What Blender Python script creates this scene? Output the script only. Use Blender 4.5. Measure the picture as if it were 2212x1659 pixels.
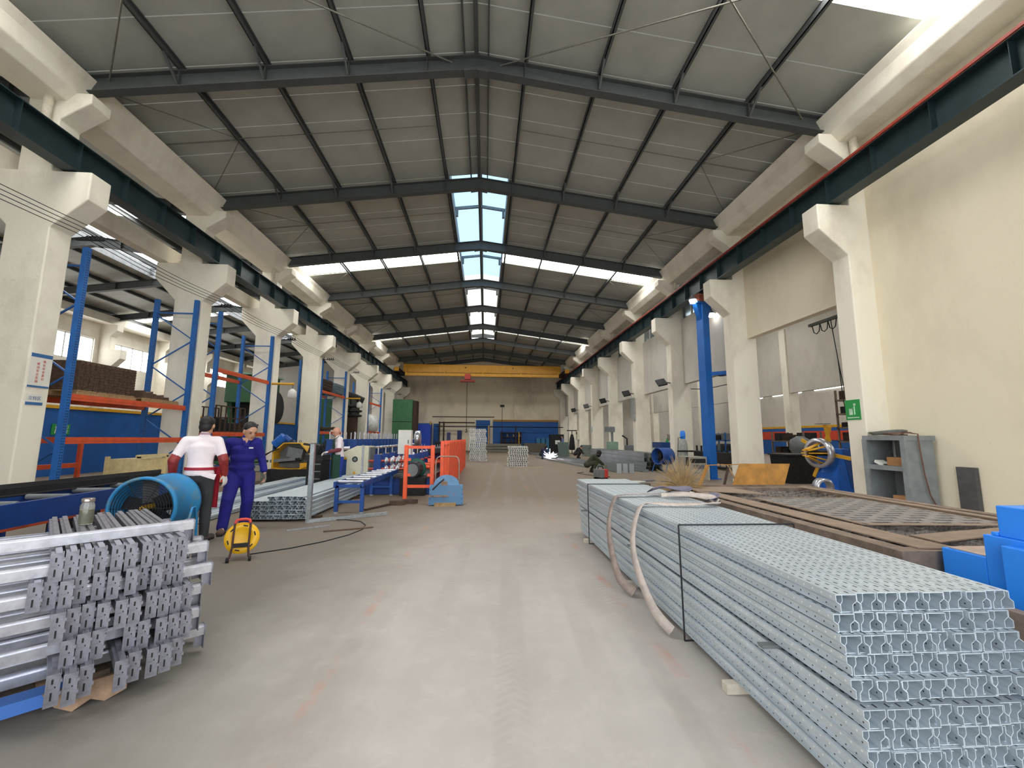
import bpy, bmesh, math, random
from mathutils import Vector, Matrix
random.seed(7)
for o in list(bpy.data.objects): bpy.data.objects.remove(o)
S = bpy.context.scene
COL = S.collection
R = math.radians

# ---------------------------------------------------------------- camera, light, exposure
FPX, PITCH, YAW, ROLL, CAMH = 900.0, .129, .063, .006, 1.5
cam_data = bpy.data.cameras.new('camera')
cam_data.sensor_fit = 'HORIZONTAL'; cam_data.sensor_width = 36.0
cam_data.lens = 36.0 * FPX / 2212.0
cam_data.clip_start = .05; cam_data.clip_end = 300
cam = bpy.data.objects.new('camera', cam_data); COL.objects.link(cam)
fw = Vector((math.sin(YAW)*math.cos(PITCH), math.cos(YAW)*math.cos(PITCH), math.sin(PITCH)))
rt = Vector((math.cos(YAW), -math.sin(YAW), 0)); up = rt.cross(fw)
rt2 = math.cos(ROLL)*rt + math.sin(ROLL)*up; up2 = -math.sin(ROLL)*rt + math.cos(ROLL)*up
M = Matrix((rt2, up2, -fw)).transposed().to_4x4(); M.translation = (0, 0, CAMH)
cam.matrix_world = M
S.camera = cam

world = bpy.data.worlds.new('world'); S.world = world; world.use_nodes = True
wn = world.node_tree.nodes; wl = world.node_tree.links
bg = wn['Background']; bg.inputs['Color'].default_value = (.93, .97, 1.0, 1); bg.inputs['Strength'].default_value = 4.0
STRIP_E, RIDGE_E, WIN_E = 14.0, 1.9, 5.0        # daylight coming through the translucent roof strips, ridge light, windows
vs = S.view_settings
vs.view_transform = 'Standard'; vs.look = 'None'; vs.gamma = 1.0; vs.use_curve_mapping = False
vs.exposure = 0.12

# ---------------------------------------------------------------- materials
MATS = {}
def mat(name, col, rough=.6, metal=0.0, var=.12, scale=6.0, col2=None, bump=0.0, stretch=None, detail=5.0, emis=None, estr=0.0, thr=None, bscale=None, spec=None):
    if name in MATS: return MATS[name]
    m = bpy.data.materials.new(name); m.use_nodes = True
    nt = m.node_tree; n = nt.nodes; l = nt.links
    b = n['Principled BSDF']
    b.inputs['Roughness'].default_value = rough; b.inputs['Metallic'].default_value = metal
    if spec is not None: b.inputs['Specular IOR Level'].default_value = spec
    tc = n.new('ShaderNodeTexCoord'); mp = n.new('ShaderNodeMapping')
    l.new(tc.outputs['Object'], mp.inputs['Vector'])
    if stretch: mp.inputs['Scale'].default_value = stretch
    nz = n.new('ShaderNodeTexNoise'); nz.inputs['Scale'].default_value = scale; nz.inputs['Detail'].default_value = detail
    nz.inputs['Roughness'].default_value = .62
    l.new(mp.outputs['Vector'], nz.inputs['Vector'])
    cr = n.new('ShaderNodeValToRGB'); e = cr.color_ramp.elements
    c2 = col2 if col2 else tuple(max(0, c*(1-2.2*var)) for c in col)
    a, bb = thr if thr else (.3, .7)
    e[0].position = a; e[1].position = bb
    e[0].color = (*c2, 1); e[1].color = (*(col if col2 else tuple(min(1, c*(1+var)) for c in col)), 1)
    l.new(nz.outputs['Fac'], cr.inputs['Fac']); l.new(cr.outputs['Color'], b.inputs['Base Color'])
    if bump:
        bp = n.new('ShaderNodeBump'); bp.inputs['Strength'].default_value = bump; bp.inputs['Distance'].default_value = .02
        if bscale:
            nb = n.new('ShaderNodeTexNoise'); nb.inputs['Scale'].default_value = bscale; nb.inputs['Detail'].default_value = 4
            l.new(mp.outputs['Vector'], nb.inputs['Vector']); l.new(nb.outputs['Fac'], bp.inputs['Height'])
        else: l.new(nz.outputs['Fac'], bp.inputs['Height'])
        l.new(bp.outputs['Normal'], b.inputs['Normal'])
    if emis:
        b.inputs['Emission Color'].default_value = (*emis, 1); b.inputs['Emission Strength'].default_value = estr
    MATS[name] = m
    return m
def srgb(r, g, b):
    f = lambda c: (c/255/12.92) if c/255 <= .04045 else ((c/255+.055)/1.055)**2.4
    return (f(r), f(g), f(b))

# whitewashed concrete: cream plaster, grime clouds and small chips
def plaster(name, base, dirt, dirt_amt=.5, scale=.7):
    m = mat(name, base, .9, 0, .05, 3.0)
    n = m.node_tree.nodes; l = m.node_tree.links; b = n['Principled BSDF']
    tc = n.new('ShaderNodeTexCoord')
    geo = n.new('ShaderNodeNewGeometry')
    mp = n.new('ShaderNodeMapping'); mp.inputs['Scale'].default_value = (1, 1, .55)
    l.new(geo.outputs['Position'], mp.inputs['Vector'])
    n1 = n.new('ShaderNodeTexNoise'); n1.inputs['Scale'].default_value = scale; n1.inputs['Detail'].default_value = 7; n1.inputs['Roughness'].default_value = .65
    n2 = n.new('ShaderNodeTexNoise'); n2.inputs['Scale'].default_value = 9; n2.inputs['Detail'].default_value = 6; n2.inputs['Roughness'].default_value = .7
    l.new(mp.outputs['Vector'], n1.inputs['Vector']); l.new(geo.outputs['Position'], n2.inputs['Vector'])
    r1 = n.new('ShaderNodeValToRGB'); r1.color_ramp.elements[0].position = .48; r1.color_ramp.elements[1].position = .78
    l.new(n1.outputs['Fac'], r1.inputs['Fac'])
    r2 = n.new('ShaderNodeValToRGB'); r2.color_ramp.elements[0].position = .64; r2.color_ramp.elements[1].position = .72
    l.new(n2.outputs['Fac'], r2.inputs['Fac'])
    mm = n.new('ShaderNodeMath'); mm.operation = 'MULTIPLY_ADD'; mm.inputs[1].default_value = dirt_amt
    m3 = n.new('ShaderNodeMath'); m3.operation = 'MULTIPLY'; m3.inputs[1].default_value = .22
    l.new(r2.outputs['Color'], m3.inputs[0]); l.new(r1.outputs['Color'], mm.inputs[0]); l.new(m3.outputs[0], mm.inputs[2])
    mx = n.new('ShaderNodeMix'); mx.data_type = 'RGBA'
    mx.inputs[6].default_value = (*base, 1); mx.inputs[7].default_value = (*dirt, 1)
    l.new(mm.outputs[0], mx.inputs[0]); l.new(mx.outputs[2], b.inputs['Base Color'])
    bp = n.new('ShaderNodeBump'); bp.inputs['Strength'].default_value = .35; bp.inputs['Distance'].default_value = .02
    l.new(n2.outputs['Fac'], bp.inputs['Height']); l.new(bp.outputs['Normal'], b.inputs['Normal'])
    return m

def emit_mat(name, col, strength, ribs=0.0, ribaxis=1):
    m = bpy.data.materials.new(name); m.use_nodes = True
    n = m.node_tree.nodes; l = m.node_tree.links
    n.remove(n['Principled BSDF'])
    e = n.new('ShaderNodeEmission'); e.inputs['Color'].default_value = (*col, 1); e.inputs['Strength'].default_value = strength
    if ribs:
        tc = n.new('ShaderNodeTexCoord'); w = n.new('ShaderNodeTexWave'); w.bands_direction = 'Y' if ribaxis == 1 else 'X'
        w.inputs['Scale'].default_value = ribs; w.inputs['Distortion'].default_value = .6
        l.new(tc.outputs['Object'], w.inputs['Vector'])
        mx = n.new('ShaderNodeMix'); mx.data_type = 'RGBA'; l.new(w.outputs['Fac'], mx.inputs[0])
        mx.inputs[6].default_value = (*[c*.82 for c in col], 1); mx.inputs[7].default_value = (*col, 1)
        l.new(mx.outputs[2], e.inputs['Color'])
    l.new(e.outputs[0], n['Material Output'].inputs['Surface'])
    MATS[name] = m
    return m

# ---------------------------------------------------------------- mesh builder
class MB:
    def __init__(s): s.v = []; s.f = []; s.mi = []; s.sm = []
    def add(s, vs, fs, mi=0, smooth=False):
        k = len(s.v); s.v += [tuple(v) for v in vs]
        for f in fs: s.f.append(tuple(k+i for i in f)); s.mi.append(mi); s.sm.append(smooth)
        return s
    def box(s, x0, x1, y0, y1, z0, z1, mi=0):
        return s.add([(x0,y0,z0),(x1,y0,z0),(x1,y1,z0),(x0,y1,z0),(x0,y0,z1),(x1,y0,z1),(x1,y1,z1),(x0,y1,z1)],
                     [(3,2,1,0),(4,5,6,7),(0,1,5,4),(1,2,6,5),(2,3,7,6),(3,0,4,7)], mi)
    def cbox(s, c, d, rot=None, mi=0):
        h = [q/2 for q in d]; vs = []
        for z in (-1,1):
            for x, y in ((-1,-1),(1,-1),(1,1),(-1,1)):
                p = Vector((x*h[0], y*h[1], z*h[2]))
                if rot is not None: p = rot @ p
                vs.append(p + Vector(c))
        return s.add(vs, [(3,2,1,0),(4,5,6,7),(0,1,5,4),(1,2,6,5),(2,3,7,6),(3,0,4,7)], mi)
    def bar(s, p0, p1, w, h, mi=0, upv=(0,0,1)):
        p0 = Vector(p0); p1 = Vector(p1); d = (p1-p0).normalized(); u = Vector(upv)
        if abs(d.dot(u)) > .98: u = Vector((0,1,0)) if abs(d.y) < .9 else Vector((1,0,0))
        a = d.cross(u).normalized(); b = a.cross(d).normalized()
        vs = []
        for p in (p0, p1):
            for x, y in ((-1,-1),(1,-1),(1,1),(-1,1)): vs.append(p + a*x*w/2 + b*y*h/2)
        return s.add(vs, [(0,1,2,3),(7,6,5,4),(0,4,5,1),(1,5,6,2),(2,6,7,3),(3,7,4,0)], mi)
    def tube(s, p0, p1, r, n=10, mi=0, r2=None, caps=True, smooth=True):
        p0 = Vector(p0); p1 = Vector(p1); d = (p1-p0).normalized()
        u = Vector((0,0,1)) if abs(d.z) < .95 else Vector((1,0,0))
        a = d.cross(u).normalized(); b = a.cross(d).normalized(); r2 = r if r2 is None else r2
        vs = []
        for p, q in ((p0, r), (p1, r2)):
            for i in range(n):
                t = 2*math.pi*i/n; vs.append(p + a*q*math.cos(t) + b*q*math.sin(t))
        s.add(vs, [(i, (i+1)%n, n+(i+1)%n, n+i) for i in range(n)], mi, smooth)
        if caps: s.add(vs[:n], [tuple(range(n))[::-1]], mi); s.add(vs[n:], [tuple(range(n))], mi)
        return s
    def path(s, pts, r, n=8, mi=0, flat=None):
        pts = [Vector(p) for p in pts]; rings = []; prev = None
        for i, p in enumerate(pts):
            d = (pts[min(i+1, len(pts)-1)] - pts[max(i-1, 0)]).normalized()
            if prev is None:
                u = Vector((0,0,1)) if abs(d.z) < .9 else Vector((1,0,0))
                a = d.cross(u).normalized()
            else:
                a = (prev - d*prev.dot(d)).normalized()
            prev = a; b = d.cross(a).normalized()
            rr = r[i] if isinstance(r, (list, tuple)) else r
            ra, rb = (rr, rr) if flat is None else flat
            rings.append([p + a*ra*math.cos(2*math.pi*k/n) + b*rb*math.sin(2*math.pi*k/n) for k in range(n)])
        vs = [v for q in rings for v in q]; fs = []
        for i in range(len(rings)-1):
            for k in range(n): fs.append((i*n+k, i*n+(k+1)%n, (i+1)*n+(k+1)%n, (i+1)*n+k))
        s.add(vs, fs, mi, True)
        s.add(rings[0], [tuple(range(n))[::-1]], mi); s.add(rings[-1], [tuple(range(n))], mi)
        return s
    def lathe(s, prof, o=(0,0,0), axis='Z', n=20, mi=0, smooth=True, caps=True):
        vs = []
        for r, h in prof:
            for i in range(n):
                t = 2*math.pi*i/n; x, y = r*math.cos(t), r*math.sin(t)
                p = {'Z': (x, y, h), 'Y': (x, h, y), 'X': (h, x, y)}[axis]
                vs.append((p[0]+o[0], p[1]+o[1], p[2]+o[2]))
        m = len(prof)
        s.add(vs, [(j*n+i, j*n+(i+1)%n, (j+1)*n+(i+1)%n, (j+1)*n+i) for j in range(m-1) for i in range(n)], mi, smooth)
        if caps:
            if prof[0][0] > 1e-5: s.add(vs[:n], [tuple(range(n))[::-1]], mi)
            if prof[-1][0] > 1e-5: s.add(vs[-n:], [tuple(range(n))], mi)
        return s
    def prism(s, poly, axis, a0, a1, mi=0):
        # poly in the plane across the axis: X -> (y,z), Y -> (x,z), Z -> (x,y)
        def P(p, a): return {'X': (a, p[0], p[1]), 'Y': (p[0], a, p[1]), 'Z': (p[0], p[1], a)}[axis]
        n = len(poly); vs = [P(p, a0) for p in poly] + [P(p, a1) for p in poly]
        return s.add(vs, [tuple(range(n)), tuple(range(2*n-1, n-1, -1))] + [(i, n+i, n+(i+1)%n, (i+1)%n) for i in range(n)], mi)
    def ellipsoid(s, c, r, nu=14, nv=9, mi=0, rot=None):
        vs = []
        for j in range(nv+1):
            ph = math.pi*j/nv
            for i in range(nu):
                t = 2*math.pi*i/nu
                p = Vector((r[0]*math.sin(ph)*math.cos(t), r[1]*math.sin(ph)*math.sin(t), r[2]*math.cos(ph)))
                if rot is not None: p = rot @ p
                vs.append(p + Vector(c))
        return s.add(vs, [(j*nu+i, (j+1)*nu+i, (j+1)*nu+(i+1)%nu, j*nu+(i+1)%nu) for j in range(nv) for i in range(nu)], mi, True)
    def mesh(s, name, mats):
        me = bpy.data.meshes.new(name); me.from_pydata(s.v, [], s.f)
        for m in (mats if isinstance(mats, (list, tuple)) else [mats]): me.materials.append(m)
        me.polygons.foreach_set('material_index', s.mi); me.polygons.foreach_set('use_smooth', s.sm)
        bm = bmesh.new(); bm.from_mesh(me); bmesh.ops.recalc_face_normals(bm, faces=bm.faces); bm.to_mesh(me); bm.free()
        me.update(); return me
    def build(s, name, mats, parent=None, bevel=0, **kw):
        o = bpy.data.objects.new(name, s.mesh(name, mats)); COL.objects.link(o)
        if parent: o.parent = parent
        if bevel:
            md = o.modifiers.new('bevel', 'BEVEL'); md.width = bevel; md.segments = 2; md.limit_method = 'ANGLE'
        tag(o, **kw)
        return o
def tag(o, label=None, cat=None, group=None, kind=None):
    if label: o['label'] = label
    if cat: o['category'] = cat
    if group: o['group'] = group
    if kind: o['kind'] = kind
    return o
def thing(name, label, cat, loc=(0,0,0), rz=0, group=None, kind=None):
    o = bpy.data.objects.new(name, None); COL.objects.link(o); o.empty_display_size = .1
    o.location = loc; o.rotation_euler = (0, 0, rz); return tag(o, label, cat, group, kind)
def copy_obj(o, parent=None, loc=None, rz=None):
    c = o.copy(); COL.objects.link(c); c.parent = parent
    if loc is not None: c.location = loc
    if rz is not None: c.rotation_euler = (0, 0, rz)
    return c
def copy_tree(o, loc=None, rz=None, parent=None):
    c = copy_obj(o, parent, loc, rz)
    for ch in list(o.children): copy_tree(ch, parent=c)
    return c
def ORD(i): return ['first','second','third','fourth','fifth','sixth','seventh','eighth','ninth','tenth','eleventh','twelfth'][i]
# ---------------------------------------------------------------- the building
XC, YB0, BAY = -.35, 9.4, 4.95
def YK(k): return YB0 + BAY*k
YFAR, YNEAR = 49.4, -5.0
CREAM = plaster('whitewashed_concrete', srgb(238,232,216), srgb(170,158,138), .55, .8)
CREAM2 = plaster('cream_plaster_wall', srgb(232,222,198), srgb(190,178,152), .55, .45)
GREYP = plaster('grey_plaster_wall', srgb(205,200,190), srgb(150,144,134), .6, .5)
FARP = plaster('stained_far_wall', srgb(236,224,200), srgb(128,112,92), .7, .3)
STEEL = mat('dark_grey_steel', srgb(84,88,88), .55, .2, .08, 4)
TEAL = mat('dark_teal_steel', srgb(44,60,64), .4, .3, .12, 3)
PANEL = mat('roof_panel_grey', srgb(176,177,170), .55, 0, .05, 1.5)
REDP = mat('red_oxide', srgb(150,52,38), .6, 0, .15, 8)
BLUEW = mat('blue_wall_paint', srgb(28,92,168), .6, 0, .08, 2)
YEL = mat('yellow_paint', srgb(222,168,40), .5, 0, .1, 5)

# floor: trowelled concrete, tyre smears, worn red guide lines
def floor_mat():
    m = mat('factory_concrete_floor', srgb(182,172,160), .72, 0, .06, 1.2)
    n = m.node_tree.nodes; l = m.node_tree.links; b = n['Principled BSDF']
    geo = n.new('ShaderNodeNewGeometry'); sep = n.new('ShaderNodeSeparateXYZ'); l.new(geo.outputs['Position'], sep.inputs[0])
    def noise(scale, st=(1,1,1), det=6, rough=.6):
        mp = n.new('ShaderNodeMapping'); mp.inputs['Scale'].default_value = st; l.new(geo.outputs['Position'], mp.inputs['Vector'])
        z = n.new('ShaderNodeTexNoise'); z.inputs['Scale'].default_value = scale; z.inputs['Detail'].default_value = det; z.inputs['Roughness'].default_value = rough
        l.new(mp.outputs[0], z.inputs['Vector']); return z.outputs['Fac']
    def ramp(f, a, c):
        r = n.new('ShaderNodeMapRange'); r.inputs[1].default_value = a; r.inputs[2].default_value = c; r.clamp = True; l.new(f, r.inputs[0]); return r.outputs[0]
    def mul(a, c):
        r = n.new('ShaderNodeMath'); r.operation = 'MULTIPLY'; l.new(a, r.inputs[0])
        if isinstance(c, float): r.inputs[1].default_value = c
        else: l.new(c, r.inputs[1])
        return r.outputs[0]
    def mixc(fac, a, c):
        x = n.new('ShaderNodeMix'); x.data_type = 'RGBA'; l.new(fac, x.inputs[0])
        if isinstance(a, tuple): x.inputs[6].default_value = (*a, 1)
        else: l.new(a, x.inputs[6])
        x.inputs[7].default_value = (*c, 1); return x.outputs[2]
    base = mixc(ramp(noise(.5), .35, .7), srgb(186,180,174), srgb(166,160,154))
    base = mixc(mul(ramp(noise(5.0, det=8, rough=.7), .5, .75), .35), base, srgb(205,198,188))
    base = mixc(mul(ramp(noise(.9, (1,.22,1)), .52, .75), .55), base, srgb(140,130,120))     # smears along the gangway
    base = mixc(mul(ramp(noise(2.6, (1,.6,1), 8, .7), .66, .74), .6), base, srgb(120,116,116)) # oil patches
    # floor left of the gangway is darker, with a ragged edge
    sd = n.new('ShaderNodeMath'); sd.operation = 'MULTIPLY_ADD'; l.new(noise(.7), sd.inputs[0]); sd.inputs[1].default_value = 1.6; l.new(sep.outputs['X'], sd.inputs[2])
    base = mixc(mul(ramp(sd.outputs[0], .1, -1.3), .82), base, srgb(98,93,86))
    # the far gangway is earthier: brown dust trodden in
    far = ramp(sep.outputs['Y'], 3.5, 11.0)
    base = mixc(mul(far, .82), base, srgb(108,90,68))
    # tyre tread: herring-bone blocks inside a few tracks
    ang = n.new('ShaderNodeMapping'); ang.inputs['Rotation'].default_value = (0,0,.05); l.new(geo.outputs['Position'], ang.inputs['Vector'])
    sx = n.new('ShaderNodeSeparateXYZ'); l.new(ang.outputs[0], sx.inputs[0])
    for c, w in ((.05,.12),(.62,.11),(-.55,.10),(1.0,.09)):
        d = n.new('ShaderNodeMath'); d.operation = 'SUBTRACT'; l.new(sx.outputs['X'], d.inputs[0]); d.inputs[1].default_value = c
        ab = n.new('ShaderNodeMath'); ab.operation = 'ABSOLUTE'; l.new(d.outputs[0], ab.inputs[0])
        tr = ramp(ab.outputs[0], w, w-.04)
        cb = n.new('ShaderNodeMath'); cb.operation = 'MULTIPLY_ADD'; l.new(ab.outputs[0], cb.inputs[0]); cb.inputs[1].default_value = .8; l.new(sx.outputs['Y'], cb.inputs[2])
        sn = n.new('ShaderNodeMath'); sn.operation = 'SINE'; q = mul(cb.outputs[0], 85.0); l.new(q, sn.inputs[0])
        tread = mul(tr, ramp(sn.outputs[0], .1, .4)); tread = mul(tread, ramp(noise(1.1, (1,.5,1)), .45, .6))
        base = mixc(mul(tread, .12), base, srgb(215,208,198))
        base = mixc(mul(mul(tr, ramp(noise(.8, (1,.4,1)), .42, .6)), .28), base, srgb(138,130,120))
    # worn red lines
    for c, w in ((-.98,.05),(1.28,.06)):
        d = n.new('ShaderNodeMath'); d.operation = 'SUBTRACT'; l.new(sep.outputs['X'], d.inputs[0]); d.inputs[1].default_value = c
        ab = n.new('ShaderNodeMath'); ab.operation = 'ABSOLUTE'; l.new(d.outputs[0], ab.inputs[0])
        base = mixc(mul(mul(ramp(ab.outputs[0], w, w-.025), ramp(noise(2.2, (1,.7,1), 8, .75), .5, .68)), .55), base, srgb(196,120,92))
    l.new(base, b.inputs['Base Color'])
    bp = n.new('ShaderNodeBump'); bp.inputs['Strength'].default_value = .25; bp.inputs['Distance'].default_value = .01
    l.new(noise(14, det=8), bp.inputs['Height']); l.new(bp.outputs[0], b.inputs['Normal'])
    return m
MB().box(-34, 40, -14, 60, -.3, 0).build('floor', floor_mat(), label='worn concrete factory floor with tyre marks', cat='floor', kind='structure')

# far wall
wf = MB().box(-10.5, 10.0, YFAR, YFAR+.3, 0, 11.6).build('wall_far', FARP, label='stained cream end wall behind the yellow crane', cat='wall', kind='structure')
for x in (-3.6, 3.35): MB().box(x, x+.55, YFAR-.25, YFAR, 3.4, 9.6).build('pilaster', FARP, wf)
for x0, x1, z1 in ((-9.2,-6.2,3.15),(-6.0,-5.4,3.1),(-1.1,.55,3.55),(.9,8.6,3.4)):
    MB().box(x0, x1, YFAR-.32, YFAR, 0, z1).build('blue_panel', BLUEW, wf)
MB().box(.9, 8.6, YFAR-.40, YFAR, 3.4, 3.62).build('yellow_cornice', mat('mustard_trim', srgb(168,128,70), .7), wf)

# columns --------------------------------------------------------------
def column_mesh(sgn, double):
    # sgn +1: right row (aisle on -X side); built about its own centre line
    X = lambda d: XC + sgn*d
    b = MB()
    prof = [(9.15,0),(9.15,6.0),(8.45,6.65),(8.45,7.3),(9.3,7.3)]
    up_ = [(9.3,8.55),(8.95,8.8),(8.68,8.98),(8.68,9.22),(10.0,9.22)]
    back = [(10.0,7.3),(10.75,7.3),(10.75,6.75),(10.05,6.0),(10.05,0)] if double else [(10.0,7.3),(10.05,7.3),(10.05,0)]
    poly = [(X(d), z) for d, z in prof+up_+back]
    b.prism(poly, 'Y', -.25, .25)
    return b.mesh('concrete_column', CREAM)
for sgn, side in ((-1,'left'),(1,'right')):
    me = column_mesh(sgn, sgn < 0)
    for k in range(-2, 9):
        o = bpy.data.objects.new('concrete_column', me); COL.objects.link(o); o.location = (0, YK(k), 0)
        md = o.modifiers.new('bevel', 'BEVEL'); md.width = .025; md.segments = 2
        lab = ('%s whitewashed concrete column with crane corbel along the %s side' % (ORD(k), side)) if k >= 0 else 'whitewashed concrete column behind the camera'
        tag(o, lab, 'column', 'columns along the %s side' % side if k >= 0 else 'columns behind the camera', 'structure')
    # concrete gutter beam over the columns
    X = lambda d: XC + sgn*d
    poly = [(X(9.0),9.22),(X(8.95),9.55),(X(8.85),9.75),(X(9.95),9.75),(X(9.95),9.0),(X(9.2),9.0)]
    gb = MB().prism(poly, 'Y', YNEAR, YFAR).build('trim_%d' % (1 if sgn < 0 else 2), CREAM, label='long concrete gutter beam on top of the %s columns' % side, cat='beam', kind='structure', bevel=.03)
    # drain spouts
    for k in (0, 2, 4):
        MB().tube((X(9.45), YK(k)-.38, 9.05), (X(9.45), YK(k)-.38, 8.45), .085, 14).build('drain_spout', mat('spout_cream', srgb(214,206,186), .7), gb)
    # crane runway girder: I section with rail, one object per side
    rb = thing('crane_runway', 'dark steel crane runway girder along the %s columns' % side, 'girder', kind='structure')
    xm = X(8.92)
    b = MB()
    b.box(xm-.17, xm+.17, YNEAR, YFAR-.1, 7.32, 7.345); b.box(xm-.17, xm+.17, YNEAR, YFAR-.1, 7.98, 8.005); b.box(xm-.012, xm+.012, YNEAR, YFAR-.1, 7.345, 7.98)
    b.build('girder', TEAL, rb)
    st = MB()
    for i in range(44): st.box(xm-.15, xm+.15, YNEAR+.6+i*1.2375, YNEAR+.61+i*1.2375, 7.345, 7.98)
    st.build('stiffeners', TEAL, rb)
    MB().box(xm-.035, xm+.035, YNEAR, YFAR-.1, 8.005, 8.10).build('rail', mat('rail_steel', srgb(52,46,44), .5, .4), rb)
    if sgn > 0: MB().box(X(8.70), X(8.74), YNEAR, YFAR-.1, 8.0, 8.06).build('conductor_rail', REDP, rb)
    for k in range(-1, 9):
        MB().box(xm-.13, xm+.13, YK(k)-.2, YK(k)+.2, 7.3, 7.33).build('bearing_plate', TEAL, rb)

# left: concrete tie beam between columns, at the outer corbels
MB().box(XC-10.75, XC-10.4, YNEAR, YFAR, 7.31, 7.85).build('trim_3', CREAM, label='concrete tie beam running behind the left columns', cat='beam', kind='structure', bevel=.02)

# roof ------------------------------------------------------------------
SL = .131
def zroof(d): return 10.85 - SL*d
def roof(xc, label, skyl, ridge_from, ridge_to, y0, y1, fine=True, name='ceiling', dz=0.0, hs=1.0):
    root = thing(name, label, 'roof', (0, 0, dz), kind='structure')
    strip = MATS.get('strip_daylight') or emit_mat('strip_daylight', (1.0, .99, .95), STRIP_E)
    ridgem = MATS.get('ridge_daylight') or emit_mat('ridge_daylight', srgb(168,206,236), RIDGE_E, 3.0)
    ridgew = MATS.get('ridge_daylight_white') or emit_mat('ridge_daylight_white', srgb(228,226,216), RIDGE_E*.8, 3.0)
    ridgeb = MATS.get('side_ridge_daylight') or emit_mat('side_ridge_daylight', (1,1,1), 4.0)
    off = .33
    for sgn in (-1, 1):
        # roof sheets, from eave to ridge (or to the ridge light kerb)
        y = y0; w = BAY/5
        edges = []
        k0 = math.floor((y0-YB0)/BAY)
        ys = []
        for k in range(k0, 10):
            a = YK(k)
            if k in skyl: segs = [(a, a+.9, 0), (a+.9, a+2.45, 1), (a+2.45, a+3.75, 0), (a+3.75, a+BAY, 0)]
            else: segs = [(a+i*w, a+(i+1)*w, 0) for i in range(5)]
            ys += segs
        for a, b_, sk in ys:
            a2, b2 = max(a, y0), min(b_, y1)
            if b2-a2 < .1: continue
            ed = 1.1 if (b2 > ridge_from+.05 and a2 < ridge_to-.05) else 0.0
            if a2 < ridge_from < b2: ed = 0.0 if (ridge_from-a2) > (b2-ridge_from) else 1.1
            if sk:
                MB().box(0,1,0,1,0,1)
                b = MB(); x0, x1 = 1.15, 8.95*hs
                poly = [(xc+sgn*x0, zroof(x0)+off+.05), (xc+sgn*x1, zroof(x1)+off+.05), (xc+sgn*x1, zroof(x1)+off+.10), (xc+sgn*x0, zroof(x0)+off+.10)]
                b.prism(poly, 'Y', a2+.02, b2-.02); b.build('skylight_sheet', strip, root, label='bright translucent skylight strip')
                if ed < 1.1:
                    b = MB(); poly = [(xc, zroof(0)+off), (xc+sgn*1.15, zroof(1.15)+off), (xc+sgn*1.15, zroof(1.15)+off+.08), (xc, zroof(0)+off+.08)]
                    b.prism(poly, 'Y', a2, b2); b.build('roof_panel', PANEL, root)
            else:
                x0, x1 = ed, 9.6*hs
                poly = [(xc+sgn*x0, zroof(x0)+off), (xc+sgn*x1, zroof(x1)+off), (xc+sgn*x1, zroof(x1)+off+.08), (xc+sgn*x0, zroof(x0)+off+.08)]
                MB().prism(poly, 'Y', a2+.012, b2-.012).build('roof_panel', PANEL, root)
        # purlins (C sections along the hall)
        for d in ((9.35, 7.0, 5.05, 3.1, 1.22) if fine else (9.3*hs, 7.0*hs, 4.6*hs, 2.3*hs)):
            z = zroof(d)+.15
            b = MB(); x = xc+sgn*d
            b.box(x-.01, x+.01, y0, y1, z, z+.18); b.box(x-.01, x+.07, y0, y1, z, z+.02); b.box(x-.01, x+.07, y0, y1, z+.16, z+.18)
            b.build('purlin', STEEL, root)
        # dark backing along the eave (flashing strip above the gutter)
        b = MB(); x = xc+sgn*9.45*hs; ze = zroof(9.45*hs)
        b.box(x-.04, x+.04, y0, y1, ze+.1, ze+.36); b.build('eave_strut', STEEL, root)
    # ridge purlins and ridge beam
    MB().box(xc-.05, xc+.05, y0, y1, 10.98, 11.18).build('ridge_beam', STEEL, root)
    if fine:
        for s in (-.3, .3): MB().box(xc+s-.02, xc+s+.02, y0, ridge_from+.6, 10.97, 11.15).build('ridge_purlin', STEEL, root)
    # ridge light: kerbs, sloping translucent sheets, frames
    if ridge_to > ridge_from:
        for sgn in (-1, 1):
            x = xc+sgn*1.1
            MB().box(x-.02, x+.02, ridge_from, ridge_to, 10.9, 11.48).build('ridge_kerb', mat('kerb_grey', srgb(150,154,156), .6), root)
            yy = ridge_from
            while yy < ridge_to-.2:
                y2 = min(yy+2.2, ridge_to)
                poly = [(xc+sgn*.04, 11.64), (xc+sgn*1.18, 11.48), (xc+sgn*1.18, 11.51), (xc+sgn*.04, 11.67)]
                MB().prism(poly, 'Y', yy+.02, y2-.02).build('ridge_light_sheet', ridgeb if not fine else (ridgem if yy < 23 else ridgew), root, label='pale blue translucent ridge sheet')
                yy = y2
        fr = mat('kerb_steel', srgb(128,134,138), .55, .2)
        yy = ridge_from+BAY*.62
        while yy < ridge_to:
            b = MB()
            for sgn in (-1, 1):
                b.bar((xc, yy, 11.50), (xc+sgn*1.08, yy, 11.36), .08, .12); b.bar((xc+sgn*1.0, yy, 11.0), (xc+sgn*1.0, yy, 11.4), .1, .12)
            b.build('ridge_frame', fr, root); yy += BAY
        MB().box(xc-.09, xc+.09, ridge_from, ridge_to, 11.56, 11.62).build('ridge_cap', fr, root)
        for ye in (ridge_from, ridge_to):
            MB().prism([(xc-1.1,11.2),(xc+1.1,11.2),(xc+1.1,11.5),(xc,11.66),(xc-1.1,11.5)], 'Y', ye-.02, ye+.02).build('ridge_end', fr, root)
    return root
main_roof = roof(XC, 'grey sheet roof of the main hall with skylight strips', (-1, 2, 5), 14.0, 40.0, YNEAR, YFAR)
XCL, HSL, DZL = -18.0, .80, -.45
left_roof = roof(XCL, 'roof of the side hall beyond the left columns', (1, 4), 6.0, 40.0, YNEAR, YFAR, False, dz=DZL, hs=HSL)

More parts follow.
